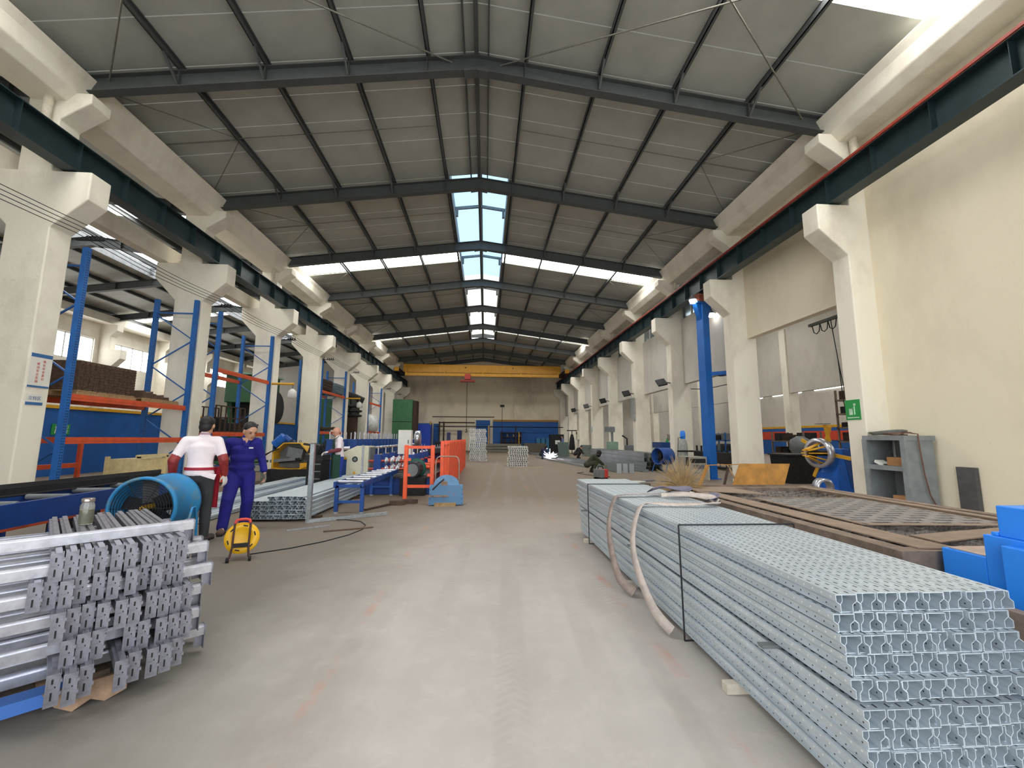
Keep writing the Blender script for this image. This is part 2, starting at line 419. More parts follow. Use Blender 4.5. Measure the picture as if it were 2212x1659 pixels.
def rafter_mesh(xc, E=9.5):
    b = MB()
    for sgn in (-1, 1):
        def q(d, t): return (xc+sgn*d, zroof(d)+t)
        for t0, t1, y in ((-.27,-.25,.11),(.13,.15,.11),(-.25,.13,.008)):
            dep = .06 if t0 != .13 else 0
            b.prism([q(0,t0), q(E,t0), q(E,t1), q(0,t1)], 'Y', -y, y)
        # stiffener plates where the purlins sit
        for d in (7.0,5.05,3.1,1.22):
            b.prism([q(d-.01,-.25), q(d+.01,-.25), q(d+.01,.13), q(d-.01,.13)], 'Y', -.1, .1)
    b.prism([(xc-.3, 10.5), (xc, 10.56), (xc+.3, 10.5), (xc+.3, 10.58), (xc, 10.64), (xc-.3, 10.58)], 'Y', -.12, .12)
    return b
rm = rafter_mesh(XC).mesh('roof_rafter', STEEL); rm2 = rafter_mesh(XCL, 7.6).mesh('roof_rafter', STEEL)
brace = MB()
for sgn in (-1,1):
    for d in (7.0, 5.05, 3.1):
        x = XC+sgn*d; brace.bar((x, -.1, zroof(d)-.2), (x, -.62, zroof(d)+.2), .05, .05)
brm = brace.mesh('knee_braces', STEEL)
for k in range(-1, 9):
    o = bpy.data.objects.new('roof_rafter', rm); COL.objects.link(o); o.location = (0, YK(k), 0)
    tag(o, ('%s steel roof rafter over the main hall, counted from the camera' % ORD(k)) if k >= 0 else 'steel roof rafter above the camera', 'rafter', 'main hall rafters', 'structure')
    c = bpy.data.objects.new('knee_braces', brm); COL.objects.link(c); c.parent = o
    if 0 <= k < 9:
        o = bpy.data.objects.new('roof_rafter', rm2); COL.objects.link(o); o.location = (0, YK(k), DZL)
        tag(o, 'steel roof rafter over the side hall beyond the left columns', 'rafter', 'side hall rafters', 'structure')
# tie rods and cross bracing
RODM = mat('rod_grey', srgb(120,118,108), .6, .2)
def RX(d, y, t=.05): return (XC+d, y, zroof(abs(d))+t)
yA, yB = YK(-1), YK(0)
for p, q in ((RX(-8.6,yB),RX(-5.0,yA+1.2)), (RX(-8.4,yA+.5),RX(-.6,yB)), (RX(.6,yB),RX(8.6,yA+.8)), (RX(8.5,yB),RX(2.4,yA+.6))):
    MB().tube(p, q, .018, 6).build('tie_rod', RODM, main_roof)
for k in range(0, 6):
    ym = YK(k)+2.3
    for sgn in (-1, 1):
        MB().tube(RX(sgn*9.3, ym, .2), RX(sgn*7.0, ym, .2), .022, 6).build('eave_tie', RODM, main_roof)
        MB().tube(RX(sgn*9.3, YK(k)+.15, .16), RX(sgn*7.05, ym-.1, .2), .012, 5).build('eave_tie', RODM, main_roof)
        MB().tube(RX(sgn*7.05, ym+.1, .2), RX(sgn*9.3, YK(k+1)-.15, .16), .012, 5).build('eave_tie', RODM, main_roof)
        MB().tube(RX(sgn*7.0, ym, .24), RX(sgn*1.3, ym, .24), .012, 5).build('sag_rod', RODM, main_roof)

# right wall ---------------------------------------------------------------
XW = 9.38
MB().box(XW, XW+.3, YNEAR, YK(0)+.2, 0, 9.1).build('wall_right', CREAM2, label='near cream plastered wall beside the cutting table', cat='wall', kind='structure')
for k in range(0, 8):
    y0, y1 = YK(k)+.22, YK(k+1)-.22
    zl = 5.1 if k == 0 else 4.1
    b = MB()
    b.box(XW, XW+.25, y0, y1, zl, 7.2 if k else 9.1)
    if k: b.box(XW, XW+.25, y0, y1, 8.5, 9.1)
    w = b.build('wall_panel_right', CREAM2 if k == 0 else GREYP, label='%s upper wall panel between the right columns' % ORD(k), cat='wall', kind='structure')
    if k:
        b = MB(); ym = (y0+y1)/2
        for yy in (y0+.05, y0+.9, ym, y1-.9, y1-.05): b.box(XW+.08, XW+.15, yy-.035, yy+.035, 7.2, 8.5)
        b.box(XW+.08, XW+.15, y0, y1, 7.2, 7.26); b.box(XW+.08, XW+.15, y0, y1, 8.44, 8.5)
        b.build('window_frame', mat('window_frame_white', srgb(215,214,208), .5), w)
        gm = MATS.get('window_glass')
        if not gm:
            gm = mat('window_glass', srgb(120,134,140), .08, 0, .02, 3); gm.node_tree.nodes['Principled BSDF'].inputs['Transmission Weight'].default_value = .6
        for a, c in ((y0+.085, y0+.865), (y0+.935, ym-.035), (ym+.035, y1-.935), (y1-.865, y1-.085)):
            MB().box(XW+.11, XW+.12, a, c, 7.26, 8.44).build('window_pane', gm, w)

# right side hall seen through the openings
XR = 17.6
for k in range(-1, 9):
    MB().box(XR, XR+.6, YK(k)-1.2, YK(k)-.7, 0, 8).build('concrete_column', CREAM, label='concrete column of the second row beyond the right openings', cat='column', group='columns of the hall beyond the right openings', kind='structure', bevel=.02)
MB().box(XR+.1, XR+.35, YNEAR, YFAR, 4.2, 9).build('wall_right_inner', GREYP, label='grey upper wall of the hall beyond the right openings', cat='wall', kind='structure')
wo = MB().box(30, 30.3, YNEAR, YFAR, 0, 10).build('wall_right_outer', GREYP, label='outer wall of the farthest right hall', cat='wall', kind='structure')
MB().box(29.9, 30, YNEAR, YFAR, 0, 2.6).build('blue_dado', BLUEW, wo)
MB().box(29.88, 30, YNEAR, YFAR, 2.6, 2.8).build('yellow_band', YEL, wo)
MB().box(29.85, 30, 30, 47, 1.5, 2.3).build('red_banner', mat('red_banner', srgb(214,74,50), .6), wo)
WINM = emit_mat('window_daylight', (1,1,1), WIN_E)
b = MB()
for i in range(8): b.box(29.95, 29.99, 4+i*5.6, 8+i*5.6, 5.95, 7.6)
b.build('window_strip', WINM, wo)
rr = MB().box(XW+.25, 30.3, YNEAR, YFAR, 9.1, 9.3).build('ceiling_right', PANEL, label='unseen flat roof added over the halls beyond the right openings', cat='roof', kind='structure')  # unseen roof added to keep the sky from flooding the right halls
for i, (x, s) in enumerate(((12.2, 2.2), (22.5, 2.4))):
    for j in range(5): MB().box(x, x+s, 4+j*9, 6.2+j*9, 9.06, 9.09).build('skylight_sheet', MATS['strip_daylight'], rr)  # glowing sheets added out of view to light the right halls
MB().box(XW, 30.3, YFAR, YFAR+.3, 0, 9.3).build('wall_far_right', GREYP, label='end wall of the halls beyond the right openings', cat='wall', kind='structure')
MB().box(XW, 30.3, YNEAR-.3, YNEAR, 0, 9.3).build('wall_near_right', GREYP, label='wall of the right halls behind the camera', cat='wall', kind='structure')

MB().box(-25.8, -6.5, YNEAR-.3, YNEAR, 0, 11.5).box(-6.5, XW, YNEAR-.3, YNEAR, 7.2, 11.5).build('wall_back_light_block', CREAM, label='unseen wall added behind the camera to block light, with open gateway', cat='wall', kind='structure')  # unseen wall added to cut the light reaching the left floor
# left side hall
XL = -25.8
wl_ = MB().box(XL-.3, XL, YNEAR, YFAR, 0, 6.25).box(XL-.3, XL, YNEAR, YFAR, 7.85, 10.4)
for k in range(-2, 9): wl_.box(XL-.3, XL, YK(k)-.6, YK(k)+.6, 6.25, 7.85)
wl_ = wl_.build('wall_left', CREAM, label='outer wall of the left side hall with bright windows', cat='wall', kind='structure')
for k in range(-2, 8):
    y0, y1 = YK(k)+.6, YK(k+1)-.6
    MB().box(XL-.2, XL-.16, y0, y1, 6.25, 7.85).build('window_light', WINM, wl_)
    b = MB()
    for i in range(5): yy = y0+(y1-y0)*i/4; b.box(XL-.14, XL-.08, yy-.035, yy+.035, 6.25, 7.85)
    b.box(XL-.14, XL-.08, y0, y1, 6.25, 6.31); b.box(XL-.14, XL-.08, y0, y1, 7.79, 7.85)
    b.build('window_frame', mat('window_frame_white', (.7,.7,.68)), wl_)
for k in range(0, 9):
    b = MB(); b.prism([(XL,0),(XL+.8,0),(XL+.8,6.0),(XL+1.4,6.6),(XL+1.4,7.2),(XL+.6,7.2),(XL+.6,8.1),(XL+1.0,8.5),(XL+1.0,8.9),(XL,8.9)], 'Y', YK(k)-.25, YK(k)+.25)
    b.build('concrete_column', CREAM, label='concrete column on the outer wall of the left side hall', cat='column', group='outer columns of the left side hall', kind='structure')
MB().box(XL, XL+.9, YNEAR, YFAR, 8.9, 9.4).build('trim_4', CREAM, label='gutter beam over the outer wall of the left hall', cat='beam', kind='structure')
MB().box(XL, -10.4, YFAR, YFAR+.3, 0, 11.6).build('wall_far_left', GREYP, label='end wall of the left side hall', cat='wall', kind='structure')
bp_ = MB().box(-16.2, -16.0, 8, 46, 0, 2.5).build('partition_wall', BLUEW, label='blue partition wall with a yellow top edge behind the left racks', cat='partition', kind='structure')
MB().box(-16.22, -15.95, 8, 46, 2.5, 2.62).build('yellow_edge', YEL, bp_)
# ---------------------------------------------------------------- left side: racks and what they carry
RBLUE = mat('rack_blue', srgb(36,104,180), .45, .1, .1, 4)
RORG = mat('rack_orange', srgb(214,88,48), .5, 0, .1, 5)
BROWN = mat('rusty_brown_steel', srgb(104,82,66), .8, .2, .25, 14)
DBROWN = mat('dark_rust', srgb(72,54,44), .85, .1, .25, 10)
WOOD = mat('pallet_wood', srgb(168,138,98), .8, 0, .2, 8, stretch=(1,6,1))
PALEW = mat('pale_plywood', srgb(222,202,150), .8, 0, .1, 6)
BLACKS = mat('black_steel', srgb(48,48,50), .5, .4, .2, 8)
DARK = mat('dark_parts', srgb(32,32,34), .6, .3, .3, 12)
GREYM = mat('machine_grey', srgb(120,124,126), .55, .2, .1, 6)
GREEN = mat('machine_green', srgb(44,88,56), .5, .1, .12, 4)
LGREEN = mat('pale_green_paint', srgb(128,156,136), .6, 0, .1, 5)
GALV = mat('galvanised_steel', srgb(186,194,198), .32, .75, .1, 20, detail=3)
RAW = mat('raw_steel', srgb(142,142,152), .42, .65, .18, 9, bump=.1)
SHINY = mat('bright_steel', srgb(205,206,214), .28, .8, .12, 12, stretch=(1,.2,1))
WHITE = mat('white_paint', srgb(228,228,222), .55, 0, .05, 5)
CREAMM = mat('cream_machine_paint', srgb(214,210,184), .55, 0, .06, 5)
ORANGE = mat('safety_orange', srgb(240,92,48), .45, 0, .08, 5)
MBLUE = mat('machine_blue', srgb(30,76,150), .5, .1, .15, 4)
RUBBER = mat('black_rubber', srgb(28,28,28), .8, 0, .1, 10)

upm = MB(); upm.box(-.06,.06,-.055,.055,0,5.95)
for i in range(90):
    upm.box(.06,.0615,-.03,-.012,.3+i*.062,.325+i*.062,1); upm.box(.06,.0615,.012,.03,.3+i*.062,.325+i*.062,1)
UPME = upm.mesh('upright', [RBLUE, DARK])
def rack(y0, y1, levels, label, xf=-9.56, xr=-10.8):
    t = thing('pallet_rack', label, 'rack', ((xf+xr)/2, (y0+y1)/2, 0), group='blue pallet racks along the left columns')
    ox, oy = (xf+xr)/2, (y0+y1)/2
    for y in (y0, y1):
        for x in (xf, xr):
            o = bpy.data.objects.new('upright', UPME); COL.objects.link(o); o.parent = t; o.location = (x-ox, y-oy, 0)
            MB().box(-.09,.09,-.08,.08,0,.012).build('base_plate', RBLUE, o)
        z = .35; flip = False
        while z < 5.0:
            a, b = (xf, xr) if flip else (xr, xf)
            MB().bar((a-ox, y-oy, z), (b-ox, y-oy, z+.85), .04, .03).build('brace', RBLUE, t); flip = not flip; z += .85
        for zz in (.3, 5.5): MB().bar((xf-ox, y-oy, zz), (xr-ox, y-oy, zz), .04, .04).build('brace', RBLUE, t)
    for z in levels:
        for x in (xf, xr):
            MB().box(x-ox-.025, x-ox+.025, y0-oy+.04, y1-oy-.04, z-.075, z+.075).box(x-ox+.025, x-ox+.032, y0-oy+.04, y1-oy-.04, z-.01, z+.02).box(x-ox-.05,x-ox+.055,y0-oy-.04,y0-oy+.05,z-.1,z+.08).box(x-ox-.05,x-ox+.055,y1-oy-.05,y1-oy+.04,z-.1,z+.08).build('beam', RORG, t)
    return t
rack(10.1, 13.95, (1.38, 2.38), 'nearest blue and orange pallet rack, holding the brown steel stack')
rack(15.2, 18.88, (.95, 1.58, 3.85), 'blue and orange rack behind the man in blue overalls')
rack(24.7, 28.85, (1.75, 4.15), 'blue rack with a grey bin on its orange top beam')
rack(34.6, 38.7, (1.9, 4.3), 'farthest blue rack, beside the tall green cabinet')

def pallet(x, y, z, lx, ly, label):
    t = thing('wooden_pallet', label, 'pallet', (x, y, z))
    n = 6
    for i in range(n): MB().box(-lx/2, lx/2, -ly/2+i*ly/n, -ly/2+(i+.75)*ly/n, .10, .125).build('plank', WOOD, t)
    for s in (-1, 0, 1): MB().box(s*(lx/2-.06)-.05, s*(lx/2-.06)+.05, -ly/2, ly/2, 0, .10).build('runner', WOOD, t)
    return t
pallet(-10.18, 11.2, 2.44, 1.2, 1.7, 'wooden pallet under the brown steel stack')
pallet(-10.18, 13.0, 2.44, 1.2, 1.3, 'wooden pallet under the low brown scrap')
# stack of rusty brackets: many upright fins side by side
for i in range(12):
    y = 10.42 + i*.135
    b = MB().box(-10.72, -9.64, y, y+.11, 2.57, 3.28)
    for j in range(9):
        b.box(-9.64, -9.615, y+.02, y+.045, 2.63+j*.07, 2.66+j*.07); b.box(-9.64, -9.615, y+.065, y+.09, 2.63+j*.07, 2.66+j*.07)
    b.build('steel_frame_bundle', BROWN, label='%s rusty brown bundle from the near end of the nearest rack stack' % ORD(i), cat='steel bundle', group='rusty bundles on the nearest rack')
for i, (x, y, w, h) in enumerate(((-10.0, 12.65, .5, .22), (-9.95, 13.06, .4, .16), (-10.2, 13.48, .6, .12))):
    MB().prism([(y-.2,2.57),(y+.2,2.57),(y+.16,2.57+h),(y-.05,2.57+h*.7),(y-.15,2.57+h)], 'X', x-w/2, x+w/2).build('rusty_offcut', BROWN, label='%s rusty offcut right of the brown stack on the rack' % ['tallest','middle','lowest'][i], cat='offcut')
# white wrapped sack behind the rack upright
MB().lathe([(.02,0),(.3,.02),(.34,.3),(.3,.62),(.12,.7)], (-11.2, 10.3, 2.44), n=14).build('plastic_sack', WHITE, label='white plastic sack at the near end of the rack', cat='sack')
# crate with open bars on rack 2 lower level, and parts boxes
t = thing('barred_crate', 'brown open-barred steel crate on the second rack', 'crate', (-10.1, 16.4, 1.65))
for x in (-.5, .5):
    for i in range(7): MB().box(x-.02, x+.02, -.9+i*.3-.02, -.9+i*.3+.02, 0, .95).build('bar', DBROWN, t)
    for z in (.0, .5, .93): MB().box(x-.02, x+.02, -.92, .92, z, z+.04).build('rail', DBROWN, t)
MB().box(-.5,.5,-.92,.92,-.01,.03).build('bottom_sheet', DBROWN, t)
for i, (y, w, h) in enumerate(((15.75,.5,.4),(16.5,.6,.55),(17.2,.4,.35))):
    MB().prism([(y-w/2,1.69),(y+w/2,1.69),(y+w/2-.08,1.69+h),(y,1.69+h*.8),(y-w/2+.05,1.69+h*.9)], 'X', -10.4, -9.9).build('gear_casting', DARK, label='dark casting inside the barred crate, %s of three' % ['nearest','middle','farthest'][i], cat='casting')
for i, (y, c) in enumerate(((17.95, DBROWN), (18.5, BLACKS))):
    MB().box(-10.6, -9.8, y-.22, y+.22, 1.65, 2.0).box(-10.62,-9.78,y-.24,y+.24,1.95,2.02).build('parts_box', c, label=['brown','black'][i]+' parts box on the second rack shelf', cat='box')
# rack 3: bins
def bin_(x, y, z, m, label):
    b = MB(); b.box(x-.55,x+.55,y-.8,y+.8,z+.12,z+.7)
    for i in range(3): b.box(x+.55,x+.58,y-.8,y+.8,z+.2+i*.16,z+.26+i*.16); b.box(x-.55,x+.55,y-.82,y-.8,z+.2+i*.16,z+.26+i*.16)
    for yy in (-.7, .7): b.box(x-.5,x+.5,y+yy-.08,y+yy+.08,z,z+.12)
    b.build('metal_bin', m, label=label, cat='bin')
bin_(-10.15, 25.8, 4.22, DBROWN, 'rust-brown metal bin on the top beam of the third rack')
bin_(-10.15, 27.9, 4.22, mat('bin_grey', srgb(104,122,132), .6), 'blue-grey ribbed metal bin on the third rack')
for i in range(4):
    b = MB()
    for j in range(4): b.bar((-10.5+j*.2, 25.2+i*.8, 1.9+.03*j), (-10.3+j*.2, 25.9+i*.8, 2.0+.05*((i+j)%3)), .1, .08)
    b.build('scrap_bundle', DBROWN, label='%s rusty scrap bundle on the lower shelf of the third rack' % ORD(i), cat='scrap', group='scrap on the third rack')
# wrapped goods on the far rack
MB().lathe([(.5,0),(.75,.1),(.8,.7),(.6,1.3),(.2,1.5)], (-9.9, 36.4, 1.96), n=12).build('wrapped_goods', mat('plastic_wrap', srgb(206,208,206), .3), label='plastic-wrapped white goods on the farthest rack', cat='package')
# things on the floor under rack 1
t = thing('wooden_crate', 'pale plywood crate under the nearest rack', 'crate', (-9.9, 12.75, -.02))
MB().box(-.4,.4,-.5,.5,.1,.88).build('board', PALEW, t)
for yy in (-.5, .5):
    for xx in (-.4, .4): MB().box(xx-.04, xx+.04, yy-.04, yy+.04, 0.02, .95).build('post', PALEW, t)
for zz in (.1, .95): MB().box(.38, .44, -.54, .54, zz-.04, zz+.05).build('rail', PALEW, t)
for i in range(9):
    z = .08+.1*(i//3); x = -10.3+.28*(i%3)
    MB().box(x-.12, x+.12, 10.2, 12.3, z, z+.085).build('steel_channel', BLACKS, label='%s dark channel of the %s layer under the nearest rack' % (ORD(i%3), ['bottom','middle','top'][i//3]), cat='channel', group='dark channels under the nearest rack')
t = thing('orange_stand', 'low orange frame standing before the blue partition', 'frame', (-13.2, 13.4, 0))
for zz in (.55, 1.35): MB().box(-.04,.04,-1.9,1.3,zz-.07,zz+.07).build('rail', RORG, t)
for yy in (-1.6, 1.25): MB().box(-.05,.05,yy-.05,yy+.05,0,1.45).build('post', RORG, t)

# green exit sign on the blue partition
SGREEN = mat('sign_green', srgb(40,150,74), .5, 0, .04, 6)
t = thing('exit_sign', 'small green exit sign on the blue partition', 'sign', (-15.97, 16.85, 1.72))
MB().box(-.02, .0, -.34, .34, -.2, .2).build('plate', SGREEN, t)
MB().tube((.0,-.18,.08),(.008,-.18,.08),.04,10).bar((.004,-.18,.04),(.004,-.22,-.14),.008,.03).bar((.004,-.18,.0),(.004,-.08,-.12),.008,.03).bar((.004,-.2,.0),(.004,-.1,.03),.008,.025).build('runner_figure', WHITE, t)

# lettering as flat meshes
def text_mesh(name, s, size, m, parent, loc, rot, extrude=.001, align='CENTER'):
    cu = bpy.data.curves.new(name, 'FONT'); cu.body = s; cu.size = size; cu.align_x = align; cu.align_y = 'CENTER'; cu.extrude = extrude
    o = bpy.data.objects.new(name, cu); COL.objects.link(o)
    dg = bpy.context.evaluated_depsgraph_get(); me = bpy.data.meshes.new_from_object(o.evaluated_get(dg))
    bpy.data.objects.remove(o); bpy.data.curves.remove(cu)
    me.materials.clear(); me.materials.append(m)
    q = bpy.data.objects.new(name, me); COL.objects.link(q); q.parent = parent; q.location = loc; q.rotation_euler = rot
    return q
FACE_PX = (R(90), 0, R(90))      # a text that faces +X
SRED = mat('sign_red', srgb(196,66,60), .6, 0, .03, 5); SBLUE = mat('sign_blue', srgb(52,104,158), .5, 0, .04, 5)
SWHITE = mat('sign_white', srgb(226,222,212), .5, 0, .03, 4)
xs = XC-9.15
for i, s in enumerate(('出口', '安全')): text_mesh('lettering', s, .15, WHITE, t, (.004, .14, .08-.16*i), FACE_PX)
t = thing('safety_poster', 'white safety poster with red characters and blue borders on nearest left column', 'poster', (xs, YK(0), 2.86))
MB().box(.0, .012, -.215, .215, -.36, .36).build('sheet', SWHITE, t)
MB().box(.012, .014, -.215, .215, .28, .36).build('border', SBLUE, t); MB().box(.012, .014, -.215, .215, -.36, -.32).build('border', SBLUE, t)
for j, s in enumerate(('强化安全意识', '推动安全发展')):
    for i, ch in enumerate(s): text_mesh('lettering', ch, .062, SRED, t, (.014, .06-.115*j, .20-.075*i-.06*j), FACE_PX)
t = thing('area_sign', 'small white area sign with blue lettering below the safety poster', 'sign', (xs, YK(0)-.03, 2.25))
MB().box(0, .012, -.17, .17, -.12, .12).build('plate', SWHITE, t); MB().box(.012, .014, -.17, .17, -.12, -.06).build('band', SBLUE, t)
text_mesh('lettering', '立柱区', .085, SBLUE, t, (.014, .0, .02), FACE_PX)

# overhead bus wires with insulator brackets
t = thing('bus_wires', 'four parallel overhead wires strung along the left columns', 'wires', (-9.2, 20, 6))
for i in range(4):
    pts = []
    for k in range(-1, 8):
        for s in range(6):
            y = YK(k)-20+BAY*s/6; pts.append((.07*i, y, .06*i - .10*math.sin(math.pi*s/6)))
    MB().path(pts, .008, 5).build('wire', RUBBER, t)
for k in range(0, 8):
    b = MB().box(-.25, .35, YK(k)-20+.28, YK(k)-20+.32, -.05, -.02)
    for i in range(4): b.lathe([(.02,-.02),(.028,.0),(.02,.02),(.03,.04),(.015,.07)], (-.02+.1*i, YK(k)-19.7, 0), n=8)
    b.build('insulator_bracket', DARK, t)
# ---------------------------------------------------------------- stack of step beams, front left
A = Vector((.70, -.714)); Bv = Vector((.714, .70))
RA = math.atan2(A.y, A.x); RBr = math.atan2(Bv.y, Bv.x)
def AB(a, b): p = A*a + Bv*b; return (p.x, p.y)
def beam_meshes(L, mbody, mplate):
    # local +x runs along the beam to the end that carries the visible plate (x = 0)
    b = MB(); b.prism([(-.022,-.066),(.022,-.066),(.022,0),(-.006,0),(-.006,-.014),(-.022,-.014)], 'X', -L, 0)
    body = b.mesh('tube', mbody)
    p = MB(); p.box(0,.004,-.027,.024,-.155,.004); p.box(-.045,.004,.024,.028,-.155,.004)
    q = MB()
    for z0, z1 in ((-.045,-.02),(-.125,-.085)): q.box(.004,.0046,-.007,.001,z0,z1)        # slots
    q.box(.004,.0046,.006,.011,-.066,-.058)
    for z in (-.03,-.075,-.12): q.box(-.03,-.018,.028,.0287,z-.008,z+.008)
    slots = q.mesh('slots', DARK)
    for z in (-.03,-.09): p.box(-.012,.012,.020,.034,z-.012,z+.004)
    # weld bead round the tube
    p.box(.004,.008,-.025,.0,-.07,-.066); p.box(.004,.008,-.025,-.021,-.066,.0)
    plate = p.mesh('end_plate', [mplate])
    return body, plate, slots
bodyA, plateA, slotsA = beam_meshes(1.66, RAW, RAW)
bodyB, plateB, slotsB = beam_meshes(2.3, SHINY, RAW)
def step_beam(a, b, z, rz, meshes, label, group, twoends=True):
    x, y = AB(a, b); t = thing('rack_crossbar', label, 'crossbar', (x, y, z), rz, group)
    o = bpy.data.objects.new('tube', meshes[0]); COL.objects.link(o); o.parent = t
    o = bpy.data.objects.new('end_plate', meshes[1]); COL.objects.link(o); o.parent = t
    q = bpy.data.objects.new('slots', meshes[2]); COL.objects.link(q); q.parent = o; q['kind'] = 'stuff'
    return t
rnd = random.Random(3)
counts = [(10,.12,-3.62),(11,.05,-3.60),(10,.15,-3.50),(9,.20,-3.46),(9,.16,-3.34)]
LABA = 'grey rack crossbar with slotted end plate facing the aisle in the front left stack'
LABB = 'bright steel crossbar laid crosswise in the front left stack'
for i, (n, b0, a0) in enumerate(counts):
    z = .82 - i*.142
    gap = .0605
    for j in range(n):
        if i >= 3 and j in (3,): continue
        jit = rnd.uniform(-.045, .045) if i else rnd.uniform(-.015, .015)
        step_beam(a0+jit, b0+j*gap+(.015 if j > 3 else 0)+(.02 if j > 5 else 0), z+(rnd.uniform(-.012,.004) if i else 0), RA+rnd.uniform(-.012,.012), (bodyA, plateA, slotsA), 'grey slot-ended crossbar, %s from left in %s layer from top, front left stack' % (ORD(j), ORD(i)), 'crossbars pointing at the aisle')
    for j in range(7):
        step_beam(-3.72-j*.2+(.04 if i % 2 else 0), .86+rnd.uniform(-.06,.03), z-.068, RBr+rnd.uniform(-.01,.01), (bodyB, plateB, slotsB), 'bright crosswise crossbar, %s from the aisle in %s cross layer from top, front left stack' % (ORD(j), ORD(i)), 'crosswise bars in the front left stack')
x, y = AB(-3.88, .80)
t = thing('rack_crossbar', 'single pale steel crossbar lying across the top of the front left stack', 'crossbar', (x, y, .89), RBr)
o = bpy.data.objects.new('tube', bodyB); COL.objects.link(o); o.parent = t
o = bpy.data.objects.new('end_plate', plateB); COL.objects.link(o); o.parent = t
# low trolley carrying the stack
CARTB = mat('chipped_blue_paint', srgb(58,104,178), .6, .1, .1, 7, col2=srgb(140,110,88), thr=(.36,.42))
RUST = mat('rust_tan', srgb(160,132,108), .8, .2, .25, 9)
ox, oy = AB(-4.4, -.2)
t = thing('steel_skid', 'chipped blue and rusty steel skid under the front left stack', 'skid', (ox, oy, 0), RA)
for xx in (.86, -.8): MB().box(xx-.06, xx+.06, -1.4, .42, .06, .125).build('runner', CARTB, t)
for yy in (-1.2, -.3, .36): MB().box(-.86, .86, yy-.05, yy+.05, .05, .085).build('cross_bar', RUST, t)
for xx in (.86, -.8):
    for yy in (-1.1, .5):
        MB().prism([(-.17,.13),(.17,.13),(.17,.03),(.08,-.0),(.02,.035),(-.05,0),(-.12,.05)], 'X', -.012, .012).build('foot', RUST, t).location = (xx+.075, yy, 0)
# tea jar
GL = mat('jar_glass', (.9,.93,.88), .04, 0, .01, 4); GL.node_tree.nodes['Principled BSDF'].inputs['Transmission Weight'].default_value = .9
t = thing('glass_jar', 'glass tea jar with metal lid on the front left stack', 'jar', (-3.07, 3.53, .822))
MB().lathe([(.040,0),(.043,.01),(.043,.14),(.035,.16),(.035,.17)], n=20).build('glass', GL, t)
MB().lathe([(.039,.006),(.039,.11)], n=16).build('tea', mat('green_tea', srgb(116,110,62), .4, 0, .25, 40), t)
MB().lathe([(.038,.165),(.039,.17),(.039,.19),(.035,.195)], n=20).build('lid', mat('tin_lid', srgb(176,168,160), .3, .8), t)
# wooden board under the skid
MB().cbox((-2.75, 2.75, .02), (.9,.3,.03), Matrix.Rotation(RBr+.15, 3, 'Z')).build('floor_board', mat('dusty_board', srgb(126,112,96), .9, 0, .2, 8), label='dusty wooden board on the floor in front of the skid', cat='board')

# ---------------------------------------------------------------- drum fan
FBLUE = mat('fan_blue', srgb(38,130,186), .5, .1, .12, 5, col2=srgb(96,132,150), thr=(.34,.44))
ang = R(97)           # axis, back end pointing away
t = thing('drum_fan', 'blue drum fan standing behind the front left stack', 'fan', (-4.30, 5.92, -.02), ang)
r = .37
b = MB().lathe([(r,-.3),(r+.02,-.29),(r+.02,-.24),(r,-.23),(r,.22),(r+.02,.24),(r+.02,.29),(r,.30),(r-.015,.28),(r-.015,-.3),(r,-.3)], (0,0,.62), 'X', 36, caps=False); b.build('drum', FBLUE, t)
b = MB()
for q in range(1, 12):
    rr = r*q/12; b.lathe([(rr-.003,-.285),(rr+.003,-.285),(rr+.003,-.279),(rr-.003,-.279)], (0,0,.62), 'X', 28, caps=False)
for q in range(6): b.bar((-.283, 0, .62), (-.283, r*math.cos(q*math.pi/3), .62+r*math.sin(q*math.pi/3)), .006, .006)
b.build('grille', DARK, t)
b = MB()
for q in range(5):
    a_ = q*2*math.pi/5
    p0 = Vector((-.1, .05*math.cos(a_), .62+.05*math.sin(a_))); p1 = Vector((-.06, .33*math.cos(a_+.15), .62+.33*math.sin(a_+.15)))
    b.bar(p0, p1, .16, .012, upv=(1, .5*math.sin(a_), -.5*math.cos(a_)))
b.build('blades', BLACKS, t)
MB().tube((-.28,0,.62),(-.05,0,.62),.035,12).build('hub', YEL, t)
MB().tube((-.06,0,.62),(.2,0,.62),.11,14).build('motor', DARK, t)
for s in (-1, 1):
    MB().path([(-.16,s*.43,.02),(-.1,s*.44,.42),(-.03,s*.44,.58),(.03,s*.44,.58),(.1,s*.44,.42),(.16,s*.43,.02)], .016, 8).build('stand', FBLUE, t)
    MB().box(-.3,.3,s*.43-.03,s*.43+.03,0,.04).build('foot', FBLUE, t)

# ---------------------------------------------------------------- cable reel
RY = mat('reel_yellow', srgb(246,188,22), .4, 0, .05, 5)
t = thing('cable_reel', 'yellow cable reel with a red handle standing on the floor', 'cable reel', (-3.0, 5.58, 0), R(22))
tl = R(-12)
def TL(p): q = Matrix.Rotation(tl, 3, 'X') @ Vector(p); return (q.x, q.y, q.z+.02)
for s, yy in ((0,-.055),(1,.055)):
    b = MB(); n = 32
    prof = [(.02,yy-.004),(.11,yy-.004),(.12,yy-.012),(.17,yy-.012),(.18,yy),(.185,yy),(.185,yy+.008),(.02,yy+.006)]
    b.lathe(prof, (0,0,.225), 'Y', n); b.v = [TL(v) for v in b.v]; b.build('flange', RY, t)
b = MB().lathe([(.09,-.05),(.09,.05)], (0,0,.225), 'Y', 24); b.v = [TL(v) for v in b.v]; b.build('drum', RY, t)
b = MB()
for q in range(6):
    a_ = q*math.pi/3+.3; c = Vector((.145*math.cos(a_), -.069, .225+.145*math.sin(a_)))
    b.cbox(c, (.05,.004,.014), Matrix.Rotation(-(a_+math.pi/2), 3, 'Y'))
b.v = [TL(v) for v in b.v]; b.build('slots', DARK, t)
